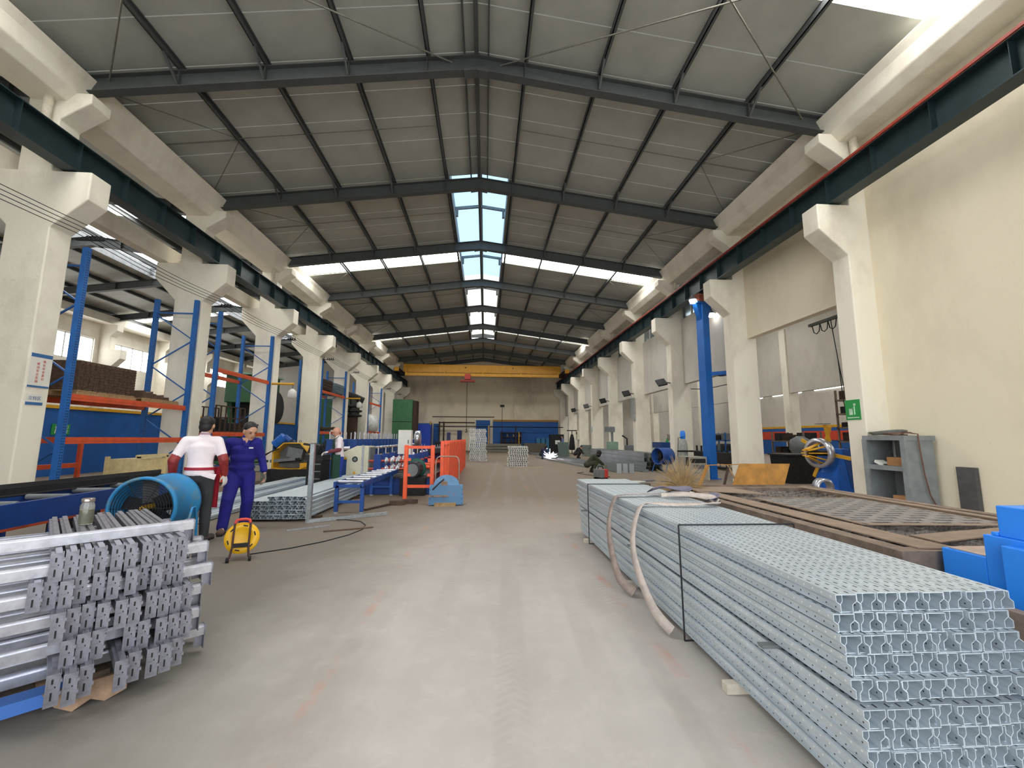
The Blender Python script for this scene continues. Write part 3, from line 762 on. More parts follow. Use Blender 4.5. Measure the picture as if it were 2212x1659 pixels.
pts = [(-.10,-.12,.0),(-.085,-.085,.12),(-.085,-.08,.38),(-.075,-.08,.42)]
for s in (-1, 1): MB().path([TL((s*abs(p[0]), p[1], p[2])) for p in pts], .012, 8).build('leg', mat('leg_dark', srgb(70,40,34), .5), t)
MB().path([TL(p) for p in ((-.08,-.08,.40),(-.07,-.08,.435),(-.03,-.08,.445),(.03,-.08,.445),(.07,-.08,.435),(.08,-.08,.40))], .017, 8).build('handle', mat('reel_red', srgb(222,70,66), .5), t)
b = MB().cbox((0,-.085,.14),(.18,.02,.05)); b.v = [TL(v) for v in b.v]; b.build('cross_plate', DARK, t)
for s in (-1, 1): MB().lathe([(.03,-.015),(.03,.015)], (s*.115,-.13,.03), 'X', 14).build('rubber_foot', RUBBER, t)
MB().path([(-3.0,5.75,.008),(-2.6,6.05,.008),(-2.3,6.4,.008),(-2.08,6.8,.008),(-1.98,7.2,.008),(-2.03,7.55,.008),(-2.2,7.85,.008),(-2.5,8.02,.008),(-2.8,8.0,.008)], .007, 5).build('power_cable', RUBBER, label='thin black cable trailing over the floor from the yellow reel', cat='cable')
# ---------------------------------------------------------------- bundle of perforated uprights, front right
PU, PH = .1005, .0775
def seg_profile(pts, L, t=.0028, holes=None, mats=None, name='upright_profile', step=.05):
    b = MB()
    for (u0, v0), (u1, v1) in zip(pts[:-1], pts[1:]):
        d = Vector((u1-u0, v1-v0)).normalized(); nrm = Vector((-d.y, d.x))*t/2
        q = [(u0-nrm.x, v0-nrm.y), (u1-nrm.x, v1-nrm.y), (u1+nrm.x, v1+nrm.y), (u0+nrm.x, v0+nrm.y)]
        b.prism(q, 'Y', 0, L)
    if holes:
        n = int(L/step)
        for i in range(n):
            y = (i+.5)*step
            for (kind, c, w, l, mi) in holes:
                if kind == 'top': z = c[1]+t/2+.0006; x = c[0]; b.add([(x-w,y-l,z),(x+w,y-l,z),(x+w,y+l,z),(x-w,y+l,z)], [(0,1,2,3)], mi)
                if kind == 'side':
                    x = c[0]-t/2-.0006; z = c[1]
                    vs = [(x, y+l*math.cos(a*math.pi/3), z+w*math.sin(a*math.pi/3)) for a in range(6)]; b.add(vs, [tuple(range(6))], mi)
                if kind == 'sider':
                    x = c[0]+t/2+.0006; z = c[1]
                    vs = [(x, y+l*math.cos(a*math.pi/3), z+w*math.sin(a*math.pi/3)) for a in range(6)]; b.add(vs, [tuple(range(6))], mi)
    return b.mesh(name, mats)
HOLEL = mat('hole_lit', srgb(240,242,240), .5, 0, .01, 5)  # pale dots paint the light seen through the punched holes
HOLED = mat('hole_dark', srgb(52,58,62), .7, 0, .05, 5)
GALVB = mat('galvanised_profile', srgb(206,216,224), .38, .45, .08, 30, detail=3, stretch=(1,.15,1))
secA = [(.012,.006),(.020,.002),(.020,.034),(.001,.048),(.001,.074),(.092,.074),(.092,.048),(.073,.034),(.073,.002),(.081,.006)]
secB = [(.046,.070),(.038,.073),(.038,.044),(.027,.030),(.027,.0015),(.122,.0015),(.122,.030),(.104,.044),(.104,.073),(.096,.070)]
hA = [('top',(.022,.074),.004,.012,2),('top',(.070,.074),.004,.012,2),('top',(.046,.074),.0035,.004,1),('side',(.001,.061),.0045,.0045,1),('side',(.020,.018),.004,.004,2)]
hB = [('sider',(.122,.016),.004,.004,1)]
MA = seg_profile(secA, 5.0, holes=hA, mats=[GALVB, HOLEL, HOLED]); MBm = seg_profile(secB, 5.0, holes=hB, mats=[GALVB, HOLEL, HOLED])
rnd = random.Random(11)
LABU = 'galvanised perforated upright profile in the big strapped bundle at front right'
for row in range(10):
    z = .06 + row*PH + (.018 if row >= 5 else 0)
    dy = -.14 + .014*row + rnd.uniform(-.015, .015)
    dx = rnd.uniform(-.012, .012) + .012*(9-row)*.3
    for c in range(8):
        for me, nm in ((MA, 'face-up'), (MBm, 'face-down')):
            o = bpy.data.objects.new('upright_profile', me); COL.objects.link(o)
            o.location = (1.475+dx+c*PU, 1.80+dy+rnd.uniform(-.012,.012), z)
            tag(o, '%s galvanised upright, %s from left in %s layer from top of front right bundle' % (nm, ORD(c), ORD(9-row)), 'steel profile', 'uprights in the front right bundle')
# spacer bars, floor blocks, straps
for y in (2.2, 4.2, 6.2): MB().box(1.42, 2.36, y-.02, y+.02, .06+5*PH, .06+5*PH+.016).build('spacer_bar', GREYM, label='%s thin spacer strip across the middle of the front right bundle' % {2.2:'nearest',4.2:'middle',6.2:'farthest'}[y], cat='strip', group='spacer strips in the front right bundle')
for i, y in enumerate((2.62, 4.4, 6.2)): MB().box(1.45, 2.4, y-.03, y+.03, 0, .057).build('wooden_batten', mat('batten_white', srgb(214,206,190), .8), label='%s pale batten under the front right bundle' % ['nearest','middle','farthest'][i], cat='batten', bevel=.004)
STRAP = mat('black_strap', srgb(40,42,46), .5, .2)
for i, y in enumerate((3.15, 5.95)):
    b = MB(); x0, x1, z0, z1 = 1.466, 2.36, .05, .06+10*PH+.026
    for p, q in (((x0,z0),(x0-.01,z1)),((x0-.01,z1),(x1,z1)),((x1,z1),(x1,z0)),((x1,z0),(x0,z0))): b.bar((p[0],y,p[1]), (q[0],y,q[1]), .012, .004, upv=(0,1,0))
    b.build('packing_strap', STRAP, label=['nearer','farther'][i]+' black packing strap round the front right bundle', cat='strap')
# textile slings
SLING = mat('webbing_sling', srgb(198,186,178), .9, 0, .12, 12); SLINGE = mat('sling_eye_cover', srgb(122,118,136), .9, 0, .1, 12)
ZT = .06+10*PH+.03
def band(name, pts, w, m, parent):
    # smooth flat ribbon through the points
    P = [Vector(p) for p in pts]; out = []
    for i in range(len(P)-1):
        p0, p1, p2, p3 = P[max(i-1,0)], P[i], P[i+1], P[min(i+2,len(P)-1)]
        for s in range(6):
            t = s/6; out.append(.5*((2*p1)+(-p0+p2)*t+(2*p0-5*p1+4*p2-p3)*t*t+(-p0+3*p1-3*p2+p3)*t**3))
    out.append(P[-1]); b = MB(); vs = []
    for i, p in enumerate(out):
        d = (out[min(i+1,len(out)-1)]-out[max(i-1,0)]).normalized()
        side = d.cross(Vector((-.8,0,.6))).normalized(); nn = side.cross(d).normalized()*.004
        vs += [p-side*w/2-nn, p+side*w/2-nn, p+side*w/2+nn, p-side*w/2+nn]
    fs = []
    for i in range(len(out)-1):
        for k in range(4): fs.append((i*4+k, i*4+(k+1)%4, (i+1)*4+(k+1)%4, (i+1)*4+k))
    b.add(vs, fs, 0, True); return b.build(name, m, parent)
t = thing('lifting_sling', 'pale textile lifting sling looped over the near part of the bundle', 'sling', (0,0,0))
band('webbing', [(2.28,4.05,ZT+.01),(2.1,4.0,ZT+.02),(1.85,4.02,ZT+.01),(1.62,4.05,ZT+.015),(1.48,4.0,ZT-.01),(1.36,3.88,.62),(1.345,3.75,.38),(1.38,3.5,.14),(1.44,3.3,.05)], .075, SLING, t)
band('webbing', [(2.28,4.05,ZT+.02),(2.36,4.35,ZT+.03),(2.15,4.5,ZT+.045),(1.95,4.6,ZT+.02)], .07, SLING, t)
band('eye_cover', [(2.2,4.12,ZT+.03),(2.36,4.2,ZT+.05),(2.38,4.42,ZT+.04)], .085, SLINGE, t)
t = thing('lifting_sling', 'greyer textile lifting sling looped over the far part of the bundle', 'sling', (0,0,0))
band('webbing', [(2.0,4.75,ZT+.02),(1.75,4.72,ZT+.015),(1.55,4.7,ZT+.01),(1.45,4.68,ZT-.02),(1.36,4.62,.62),(1.34,4.5,.36),(1.36,4.3,.12),(1.44,4.1,.05)], .085, mat('dirty_sling', srgb(164,148,140), .9, 0, .15, 12), t)
band('eye_cover', [(1.9,4.8,ZT+.05),(2.1,4.9,ZT+.07),(2.35,4.85,ZT+.05),(2.3,4.7,ZT+.04),(2.05,4.65,ZT+.05)], .1, SLINGE, t)
MB().cbox((2.42,4.9,ZT+.015),(.09,.06,.002),Matrix.Rotation(.4,3,'Z')).build('paper_tag', WHITE, label='small white paper lying on the far sling', cat='paper')

# ---------------------------------------------------------------- cutting table
TBR = mat('table_brown_steel', srgb(138,120,106), .75, .2, .2, 8)
TAN = mat('tan_cut_plate', srgb(150,130,112), .7, .2, .12, 7)
SLAG = mat('slag_bed', srgb(150,140,132), .85, .2, .35, 30, bump=.6)
t = thing('cutting_table', 'long brown steel cutting table with slat bed beside the bundle', 'table', (3.5, 3.9, 0))
zt = .84
def tb(x0,x1,y0,y1,z0,z1,n,m): MB().box(x0-3.5,x1-3.5,y0-3.9,y1-3.9,z0,z1).build(n,m,t)
tb(2.5,2.62,2.45,5.75,.66,zt,'side_rail',TBR); tb(4.42,4.54,2.45,5.75,.66,zt+.02,'side_rail',TBR)
tb(2.62,4.42,5.65,5.77,.66,zt,'end_rail',TBR); tb(2.62,4.42,2.45,2.55,.66,zt,'end_rail',TBR)
tb(2.44,2.50,1.2,5.75,.6,.72,'guide_rail',TBR)
tb(2.62,4.42,2.55,5.65,.60,.66,'slag_tray',SLAG)
for i in range(20):
    y = 2.65+i*.153
    b = MB(); n = 14
    poly = [(2.62-3.5,.66)]+[(2.62-3.5+1.8*j/n, zt-.02-(.02 if j%2 else 0)) for j in range(n+1)]+[(4.42-3.5,.66)]
    b.prism(poly, 'Y', y-3.9-.006, y-3.9+.006); b.build('slat', SLAG, t)
for x in (2.56, 4.48):
    for y in (2.55, 4.0, 5.6): tb(x-.06,x+.06,y-.06,y+.06,0,.66,'leg',TBR)
for i in range(3): tb(2.47,2.49,1.95+i*.12,1.98+i*.12,.70,.73,'bolt',DARK)
# cut sheets lying on the bed
def plate(pts, z, th, m, label, name='steel_plate'):
    return MB().prism(pts, 'Z', z, z+th).build(name, m, label=label, cat='plate')
plate([(2.66,2.5),(2.9,2.45),(2.86,5.3),(2.66,5.3)], zt+.002, .008, TAN, 'long tan plate strip along the near edge of the table')
plate([(2.66,5.2),(3.35,4.85),(3.3,5.6),(2.66,5.62)], zt+.012, .008, TAN, 'triangular tan plate at the far left corner of the table')
plate([(2.95,2.62),(4.1,2.95),(4.12,3.08),(2.95,2.82)], zt+.002, .008, TAN, 'broad tan plate strip across the near end of the table')
plate([(4.12,3.1),(4.22,3.1),(4.28,5.5),(4.18,5.5)], zt+.03, .008, TAN, 'narrow tan plate strip along the wall side of the table')
t = thing('perforated_sheet', 'steel sheet with rows of cut slots on the table', 'sheet', (3.55, 3.85, zt+.012), R(-3))
for yy in (-.72,.72): MB().box(-.58,.58,yy-.03,yy+.03,0,.006).build('edge', TAN, t)
for xx in (-.58,.58): MB().box(xx-.02,xx+.02,-.75,.75,0,.006).build('edge', TAN, t)
SH = mat('cut_sheet_grey', srgb(148,142,138), .6, .4, .15, 14)
for j in range(14):
    y = -.69+j*.1; MB().box(-.56,.56,y+.045,y+.1,0,.006).build('strip', SH, t)
    for i in range(5):
        x = -.56+.24*i+(.12 if j%2 else 0); MB().box(x,min(x+.09,.56),y,y+.045,0,.0055).build('bridge', SH, t)
# leaning rusty plate frame at the far end of the table
OCH = mat('ochre_rust', srgb(172,122,52), .7, .1, .18, 6)
plate_o = MB().prism([(3.50,.0),(4.27,.0),(4.42,.30),(3.66,.30)], 'Y', -.004, .004).build('rusty_plate', OCH, label='ochre rusty plate standing at the far end of the table', cat='plate')
plate_o.location = (0, 5.82, .86); plate_o.rotation_euler = (R(-12),0,0)
t = thing('rusty_trestle', 'rusty angle-iron frame left of the ochre plate', 'frame', (3.1, 5.86, 0))
MB().bar((-.06,0,.84),(.10,.05,1.13),.05,.02).build('post', OCH, t); MB().bar((.10,.05,1.13),(.56,.05,1.14),.012,.012).build('rail', OCH, t)
MB().bar((.30,.0,.84),(.42,.05,1.13),.03,.02).build('post', DBROWN, t); MB().bar((.52,.0,.84),(.40,.05,1.13),.03,.02).build('post', WOOD, t)
MB().box(-.06,.9,-.03,.05,.0,.86).build('base_board', TBR, t); MB().bar((.36,.02,.95),(.6,.02,.95),.01,.01).build('rod', GREYM, t)
# blue machine head at the near end of the table
BBL = mat('bright_blue_paint', srgb(44,142,248), .4, 0, .05, 3)
t = thing('cutting_gantry', 'bright blue machine housing at the near right end of the table', 'machine', (3.1, 2.0, 0))
def gb_(x0,x1,y0,y1,z0,z1,n,m,bv=.006): MB().box(x0-3.1,x1-3.1,y0-2.0,y1-2.0,z0,z1).build(n,m,t,bevel=bv)
gb_(2.70,3.25,2.18,2.40,.60,.878,'end_block',BBL); gb_(2.72,3.2,2.19,2.38,.878,.886,'top_plate',mat('scuffed_edge', srgb(206,180,160), .8))
gb_(2.70,3.4,1.30,2.18,.45,1.0,'body',BBL); gb_(2.72,3.4,1.30,2.12,1.0,1.16,'upper_body',BBL); gb_(2.71,3.3,2.12,2.15,1.0,1.02,'step',BBL)
gb_(2.64,2.70,1.30,2.06,.66,.97,'side_cover',BBL); gb_(2.72,3.4,1.4,2.3,.36,.45,'rail_carriage',TBR)
gb_(2.8,3.3,1.5,2.2,0,.36,'foot',TBR)
# round scale / stool? plate coil leaning on the wall
MB().box(9.28,9.37,7.48,7.80,0,.99).build('grey_plate', mat('dark_grey_plate', srgb(92,90,92), .7, .2, .12, 6), label='dark grey steel plate leaning against the near wall', cat='plate', bevel=.006)
# broom of twigs
TWIG = mat('twig_tan', srgb(178,148,104), .9, 0, .15, 10)
t = thing('twig_broom', 'upturned twig broom fanning out beside the bundle', 'broom', (2.62, 5.5, .84))
b = MB(); rb = random.Random(5)
for i in range(330):
    th = rb.uniform(-1.5, 1.5); ph = rb.uniform(-.5, .5); L = rb.uniform(.26, .50)*(1-.12*abs(th))
    d = Vector((math.sin(th), math.sin(ph)*.7+.15, math.cos(th)*.8+.05)).normalized(); p1 = d*L*.5+Vector((0,0,.0)); p2 = d*L+Vector((rb.uniform(-.04,.04), rb.uniform(-.04,.04), -.06*abs(th)))
    b.path([(0,0,0), p1, p2], [.003,.0025,.0016], 3)
b.build('twigs', TWIG, t, kind='stuff')
MB().lathe([(.015,-.06),(.03,0),(.02,.05)], n=10).build('binding', TWIG, t)
MB().tube((0,0,-.05),(.03,-.02,-.8),.014,8).build('handle', WOOD, t)

# ---------------------------------------------------------------- shelf cabinet by the wall
CAB = mat('cabinet_grey', srgb(138,144,146), .6, .1, .1, 5)
t = thing('shelf_cabinet', 'grey steel shelf cabinet against the near wall', 'cabinet', (8.98, 8.62, 0))
MB().box(.28,.31,-.44,.44,.02,1.56).build('back_panel', CAB, t); MB().box(-.33,.31,-.45,-.42,.02,1.56).build('side_panel', CAB, t); MB().box(-.33,.31,.42,.45,.02,1.56).build('side_panel', CAB, t)
for z in (.06,.86): MB().box(-.33,.28,-.42,.42,z,z+.1).build('shelf', CAB, t)
MB().box(-.36,.34,-.48,.48,1.5,1.6).build('top', CAB, t)
for yy in (-.44,.44): MB().box(-.37,-.33,yy-.05,yy+.05,0,1.52).build('post', CAB, t)
MB().box(-.02,.02,.05,.1,.96,1.5).build('divider', CAB, t)
for i, (y, z, l) in enumerate(((-.1,.96,'upper'),(-.15,.16,'lower'))):
    MB().box(8.98-.25, 8.98+.05, 8.62+y-.2, 8.62+y+.15, z, z+.18).build('cardboard_box', mat('cardboard', srgb(170,124,82), .9, 0, .1, 6), label='brown cardboard box on the %s cabinet shelf' % l, cat='box', bevel=.008)
MB().cbox((8.8,8.84,1.0),(.2,.2,.06),Matrix.Rotation(.4,3,'X')).build('paper_pad', WHITE, label='white paper pad on the upper cabinet shelf', cat='paper')
for i in range(5): MB().tube((8.7+.05*i,8.67-.06*i,.975),(8.82+.04*i,8.92-.03*i,.975),.012,6).build('small_tool', DARK, label='%s dark small tool on the upper cabinet shelf' % ORD(i), cat='tool', group='tools on the upper cabinet shelf')
b = MB()
for q in range(5):
    rr = .24+.02*q; n = 28
    b.path([(rr*math.cos(2*math.pi*i/n), rr*math.sin(2*math.pi*i/n), .012*q+.03*math.sin(3*math.pi*i/n)) for i in range(n+1)], .014, 6)
hc = b.build('coiled_hose', mat('grey_hose', srgb(150,150,142), .7, 0, .15, 8), label='coiled grey hose on top of the shelf cabinet', cat='hose'); hc.location = (8.92, 8.77, 1.63); hc.rotation_euler = (R(-5),R(6),0)
MB().path([(8.8+.25*math.cos(a*.35), 8.45+.2*math.sin(a*.35), 1.615+.003*a) for a in range(20)]+[(8.9,8.27,1.66),(8.92,8.12,1.63),(8.92,8.11,1.3),(8.96,8.11,.8),(9.02,8.10,.4),(9.12,8.10,.2)], .013, 6).build('rubber_hose', mat('brown_hose', srgb(110,76,66), .7), label='thin brown hose hanging down the cabinet end', cat='hose')
# green bin sign on the nearest right column
t = thing('bin_sign', 'green recycling sign on the nearest right column', 'sign', (XC+9.15, YK(0)+.05, 2.22))
MB().box(-.012,0,-.2,.2,-.24,.24).build('plate', SGREEN, t)
MB().box(-.016,-.012,.0,.1,-.12,.03).tube((-.016,-.06,.12),(-.012,-.06,.12),.035,10).bar((-.014,-.06,.08),(-.014,-.06,-.12),.05,.004).bar((-.014,-.06,.06),(-.014,.05,.02),.02,.004).box(-.016,-.012,-.16,.16,-.2,-.175).build('bin_figure', mat('sign_pale', srgb(190,226,196), .5), t)

# ---------------------------------------------------------------- decoiler in the first right opening
t = thing('decoiler', 'blue and yellow decoiler in the first right opening', 'machine', (10.0, 11.75, 0), R(8))
MB().prism([(-.45,0),(.80,0),(.80,.12),(.70,.12),(.38,1.25),(.08,1.25),(-.1,.55),(-.1,.12),(-.45,.12)], 'Y', -.35, .35).build('pedestal', mat('decoiler_blue', srgb(10,94,190), .4, 0, .08, 4), t, bevel=.01)
MB().prism([(.34,.14),(.72,.14),(.42,1.22),(.14,1.22)], 'Y', -.36, -.35).build('side_plate', MBLUE, t)
MB().lathe([(.34,-.36),(.43,-.36),(.43,-.20),(.34,-.20),(.34,-.36)], (0,0,1.12), 'X', 28, caps=False).build('coil', SHINY, t)
for q in range(8):
    a_ = q*math.pi/4; MB().bar((-.72, .10*math.cos(a_), 1.12+.10*math.sin(a_)), (-.22, .29*math.cos(a_), 1.12+.29*math.sin(a_)), .12, .03).build('mandrel_segment', YEL, t)
for a_ in (.5, 1.9, 3.3, 5.2):
    MB().bar((-.12,.36*math.cos(a_),1.12+.36*math.sin(a_)), (-.12,.80*math.cos(a_),1.12+.80*math.sin(a_)), .1, .03, upv=(1,0,0)).build('arm', YEL, t)
MB().tube((-.6,0,1.12),(.15,0,1.12),.08,12).build('shaft', DARK, t)
MB().bar((-.1,-.2,1.45),(-.28,-.25,1.93),.09,.03).build('press_arm', YEL, t)
MB().lathe([(.0,0),(.19,0),(.19,.015),(.0,.02)], (-.36,-.26,1.95), 'Z', 20).build('pressure_pad', GREYM, t)
MB().lathe([(.17,-.3),(.24,-.3),(.24,-.1),(.17,-.1),(.17,-.3)], (-.32,-.2,.36), 'Y', 24, caps=False).build('steel_coil_ring', SHINY, label='short bright coil lying against the decoiler foot', cat='coil').location = (9.4, 11.3, -.12)
# big dark steel coil leaning behind column
t = MB().lathe([(.25,-.14),(.55,-.14),(.55,.14),(.25,.14),(.25,-.14)], (0,0,.55), 'X', 28, caps=False).build('strip_coil', mat('dull_coil', srgb(116,106,98), .5, .5), label='dull steel strip coil standing behind the nearest right column', cat='coil'); t.location = (11.4, 11.9, 0); t.rotation_euler = (0, 0, R(60))
# blue post of the jib with lamps
t = thing('blue_post', 'tall blue steel post with red clamp beside second right column', 'post', (8.62, 15.7, 0), R(20))
PB = mat('post_blue', srgb(26,102,186), .4, .1, .08, 3)
MB().box(-.17,.17,-.17,.17,.03,6.9).build('shaft', PB, t, bevel=.012); MB().box(-.26,.26,-.26,.26,0,.03).build('base_plate', PB, t)
MB().prism([(-.17,6.2),(.17,6.2),(.42,6.85),(-.42,6.85)], 'Y', -.1, .1).build('head_gusset', PB, t); MB().box(-.45,.45,-.2,.2,6.85,6.92).build('head_plate', PB, t)
MB().box(-.38,.1,-.22,.22,6.92,7.22).build('clamp', mat('clamp_red', srgb(140,70,48), .7, 0, .2, 8), t); MB().box(.1,.5,-.2,.2,6.92,7.2).build('clamp', DBROWN, t)
MB().bar((.1,.1,4.05),(.42,-.9,4.02),.12,.14).build('wall_stay', PB, t); MB().cbox((.42,-.45,4.0),(.2,.3,.12)).build('stay_joint', mat('stay_dark', srgb(24,52,92), .5), t)
LAMP = emit_mat('lamp_glow', (1.0,.97,.92), 18)
for i, (x, y, z) in enumerate(((8.1,15.4,6.95),(9.15,16.0,6.6),(8.5,24.75,6.9))):
    t = thing('bay_lamp', ['glowing lamp left of the blue post head','glowing lamp right of the blue post head','glowing lamp under the runway at the fourth right column'][i], 'lamp', (x, y, z))
    MB().lathe([(.0,-.16),(.1,-.13),(.13,-.04),(.1,.02)], n=16).build('bulb', LAMP, t); MB().lathe([(.16,.0),(.12,.06),(.05,.14),(.05,.2)], n=16).build('shade', GREYM, t); MB().tube((0,0,.2),(0,0,.5),.012,6).build('stem', GREYM, t)
MB().tube((9.25,16.9,4.15),(9.25,16.9,7.2),.11,14).build('drain_pipe', WHITE, label='white drain pipe right of the blue post', cat='pipe')
# black festoon cable in the first opening
t = thing('festoon_cables', 'black hanging cables under the first right lintel', 'cables', (10.1, 11.2, 5.0))
for i in range(3): MB().path([(0,-.1+.3*i,0),(0,-.05+.3*i,-.22),(0,.05+.3*i,-.28),(0,.15+.3*i,-.22),(0,.2+.3*i,0)], .014, 5).build('loop', RUBBER, t)
for i in range(2): MB().path([(0,.1,.0),(.02,.0,-1.2),(.05,-.12+.1*i,-2.4),(.08,-.25+.1*i,-3.4)], .012, 5).build('drop', RUBBER, t)
MB().box(-.05,.05,-.5,.9,0,.08).build('track', STEEL, t)
MB().box(10.05,10.2,10.05,10.2,0,5.1).build('door_post', PB, label='slim blue post just behind the nearest right column', cat='post')

# flood lamps on the right columns
for i, k in enumerate((2,3,4,5,6)):
    t = thing('flood_lamp', 'square flood lamp on the %s right column' % ORD(k), 'lamp', (XC+9.13, YK(k)-.1, 4.15), 0, 'flood lamps on the right columns')
    MB().bar((0,0,0),(-.3,-.1,.02),.04,.04).build('arm', DARK, t)
    MB().cbox((-.5,-.15,.0),(.42,.5,.07),Matrix.Rotation(R(38),3,'X') @ Matrix.Rotation(R(-15),3,'Y')).build('housing', DARK, t); MB().cbox((-.505,-.17,-.035),(.34,.42,.03),Matrix.Rotation(R(38),3,'X') @ Matrix.Rotation(R(-15),3,'Y')).build('glass', mat('lamp_glass', srgb(150,152,140), .3), t)
# pendant lamp on the second opening
t = thing('pendant_lamp', 'dark bell lamp on a long arm beyond the second right opening', 'lamp', (10.6, 19.4, 3.55))
MB().tube((0,0,.35),(0,-2.2,.35),.02,6).tube((0,0,.35),(-.93,-.05,.35),.02,6).build('arm', DARK, t); MB().tube((0,0,.35),(0,0,.1),.015,6).build('drop', DARK, t)
MB().lathe([(.22,0),(.1,.1),(.05,.14)], n=14).build('shade', DARK, t); MB().ellipsoid((0,0,-.06),(.11,.11,.12)).build('globe', mat('globe_grey', srgb(120,120,116), .2), t)
# ---------------------------------------------------------------- profile bundle on the floor, middle left
PU2, PH2 = .128, .079
k2 = PU2/PU
MA2 = seg_profile([(u*k2, v) for u, v in secA], 6.2, t=.005, holes=[('side',(.002,.061),.005,.005,1)], mats=[GALVB, HOLED, HOLED], step=.1)
MB2 = seg_profile([(u*k2, v) for u, v in secB], 6.2, t=.005, mats=[GALVB])
rnd = random.Random(21)
for row in range(5):
    for c in range(8):
        if row == 4 and c < 3: continue
        for me, nm in ((MA2, 'face-up'), (MB2, 'face-down')):
            o = bpy.data.objects.new('upright_profile', me); COL.objects.link(o)
            o.location = (-4.24+c*PU2+rnd.uniform(-.006,.006), 7.9+rnd.uniform(-.03,.03), .045+row*PH2)
            tag(o, '%s profile, %s from left in layer %s of the bundle by the roller table' % (nm, ORD(c), ['one (bottom)','two','three','four','five (top)'][row]), 'steel profile', 'profiles in the middle left bundle')
for i, y in enumerate((8.3, 10.8, 13.4)): MB().box(-4.35,-3.05,y-.05,y+.05,0,.04).build('wooden_batten', DBROWN, label='%s dark batten under the middle left bundle' % ['nearest','middle','farthest'][i], cat='batten')
# second loose heap of long profiles behind the two men
rnd = random.Random(9); placed = []
for i in range(16):
    row = 0 if i < 8 else (1 if i < 13 else 2); c = i if row == 0 else (i-8+.5 if row == 1 else i-13+1.0)
    o = bpy.data.objects.new('upright_profile', MA2); COL.objects.link(o)
    o.location = (-6.1+c*.155+rnd.uniform(-.01,.01), 7.0+rnd.uniform(0,.8)+row*.25, .01+row*.082); o.rotation_euler = (0, 0, R(rnd.uniform(-.25,.25)))
    tag(o, 'loose profile, %s from left in the %s layer of the heap behind the two men' % (ORD([i, i-8, i-13][row]), ['bottom','middle','top'][row]), 'steel profile', 'loose profiles behind the two men')
# galvanised square tube frame: upright piece and pieces on the floor
t = thing('square_tube_frame', 'upright galvanised square tube joined to one lying on the floor', 'tube frame', (-3.09, 7.8, 0))
MB().box(-.035,.035,-.035,.035,0,1.37).build('upright_tube', GALV, t); MB().box(-.037,.037,-.037,.037,1.37,1.38).build('cap', GREYM, t)
MB().bar((0,-.02,.03),(.55,.32,.03),.055,.055).build('floor_tube', GALV, t); MB().bar((.55,.32,.03),(1.2,.73,.03),.055,.055).build('floor_tube', GALV, t)
MB().bar((-3.15,7.12,.012),(-2.6,7.5,.012),.03,.02).build('metal_strip', SHINY, label='short bright metal strip on the floor by the yellow reel', cat='strip')
MB().bar((-2.55,7.05,.01),(-1.85,7.35,.01),.05,.015).build('metal_strip', BROWN, label='dark brown metal strip on the open floor', cat='strip')
MB().bar((-2.45,9.0,.02),(-1.75,10.4,.03),.05,.03).build('metal_strip', DBROWN, label='rusty bar on the floor beside the roller table', cat='bar')
# ---------------------------------------------------------------- roller table
t = thing('roller_table', 'blue roller table with bright rollers feeding the roll former', 'conveyor', (-2.68, 10.6, 0))
for x in (-.27,.27): MB().box(x-.02,x+.02,-2.0,1.3,.52,.62).build('side_channel', MBLUE, t)
for i in range(7): MB().tube((-.25,-1.85+i*.5,.61),(.25,-1.85+i*.5,.61),.03,10).build('roller', SHINY, t)
for y in (-1.9, .7):
    for x in (-.25,.25):
        lg = MB().box(x-.035,x+.035,y-.03,y+.03,.04,.54).build('leg', MBLUE, t); MB().lathe([(.06,0),(.05,.02),(.015,.04)], (x,y,0), n=10).build('levelling_foot', GREYM, lg)
    MB().box(-.25,.25,y-.025,y+.025,.20,.25).build('cross_bar', MBLUE, t); MB().box(-.29,.29,y-.03,y+.03,.50,.56).build('cross_bar', MBLUE, t)
# ---------------------------------------------------------------- right roll former (behind the orange gate)
t = thing('roll_former', 'dark blue roll former behind the orange gate with motor and red shafts', 'machine', (-2.3, 16.5, 0))
BB = mat('roll_former_base', srgb(20,62,138), .5, .1, .1, 4)
MB().box(-.85,.85,-5.0,5.5,.0,.42).build('base', BB, t, bevel=.01); MB().box(-.9,.9,-5.05,5.55,.42,.47).build('bed', BLACKS, t)
SHR = mat('shaft_red', srgb(176,70,56), .4, .4, .15, 9)
for i in range(11):
    y = -4.4+i*.9
    for x in (-.7, .25):
        MB().prism([(x-.11,.47),(x+.11,.47),(x+.09,1.02),(x-.09,1.02)], 'Y', y-.06, y+.06).build('roll_stand', BB, t)
    for z in (.62, .84):
        MB().tube((-.95,y,z),(.45,y,z),.035,10).build('shaft', SHR, t)
        b = MB()
        for xx in (-.45,-.3,-.15): b.lathe([(.05,xx-.05),(.10,xx-.04),(.10,xx+.0),(.06,xx+.02),(.05,xx+.05)], (0,y,z), 'X', 16)
        b.build('forming_roll', SHINY, t)
    MB().tube((-.7,y,1.02),(-.7,y,1.2),.018,8).build('adjust_screw', SHINY, t); MB().tube((.25,y,1.02),(.25,y,1.2),.018,8).build('adjust_screw', SHINY, t)
    if i < 5: MB().tube((.45,y,.7),(.75,y,.66),.05,8).build('coupling', ORANGE, t)
b = MB().tube((.42,-5.35,.66),(.42,-4.75,.66),.20,20)
for q in range(12): b.bar((.42+.2*math.cos(q*.524),-5.3,.66+.2*math.sin(q*.524)),(.42+.2*math.cos(q*.524),-4.85,.66+.2*math.sin(q*.524)),.02,.03)
b.build('motor', mat('motor_dark', srgb(40,46,54), .5, .3), t); MB().tube((.42,-5.42,.66),(.42,-5.35,.66),.16,18).build('motor_fan_cover', GREYM, t)
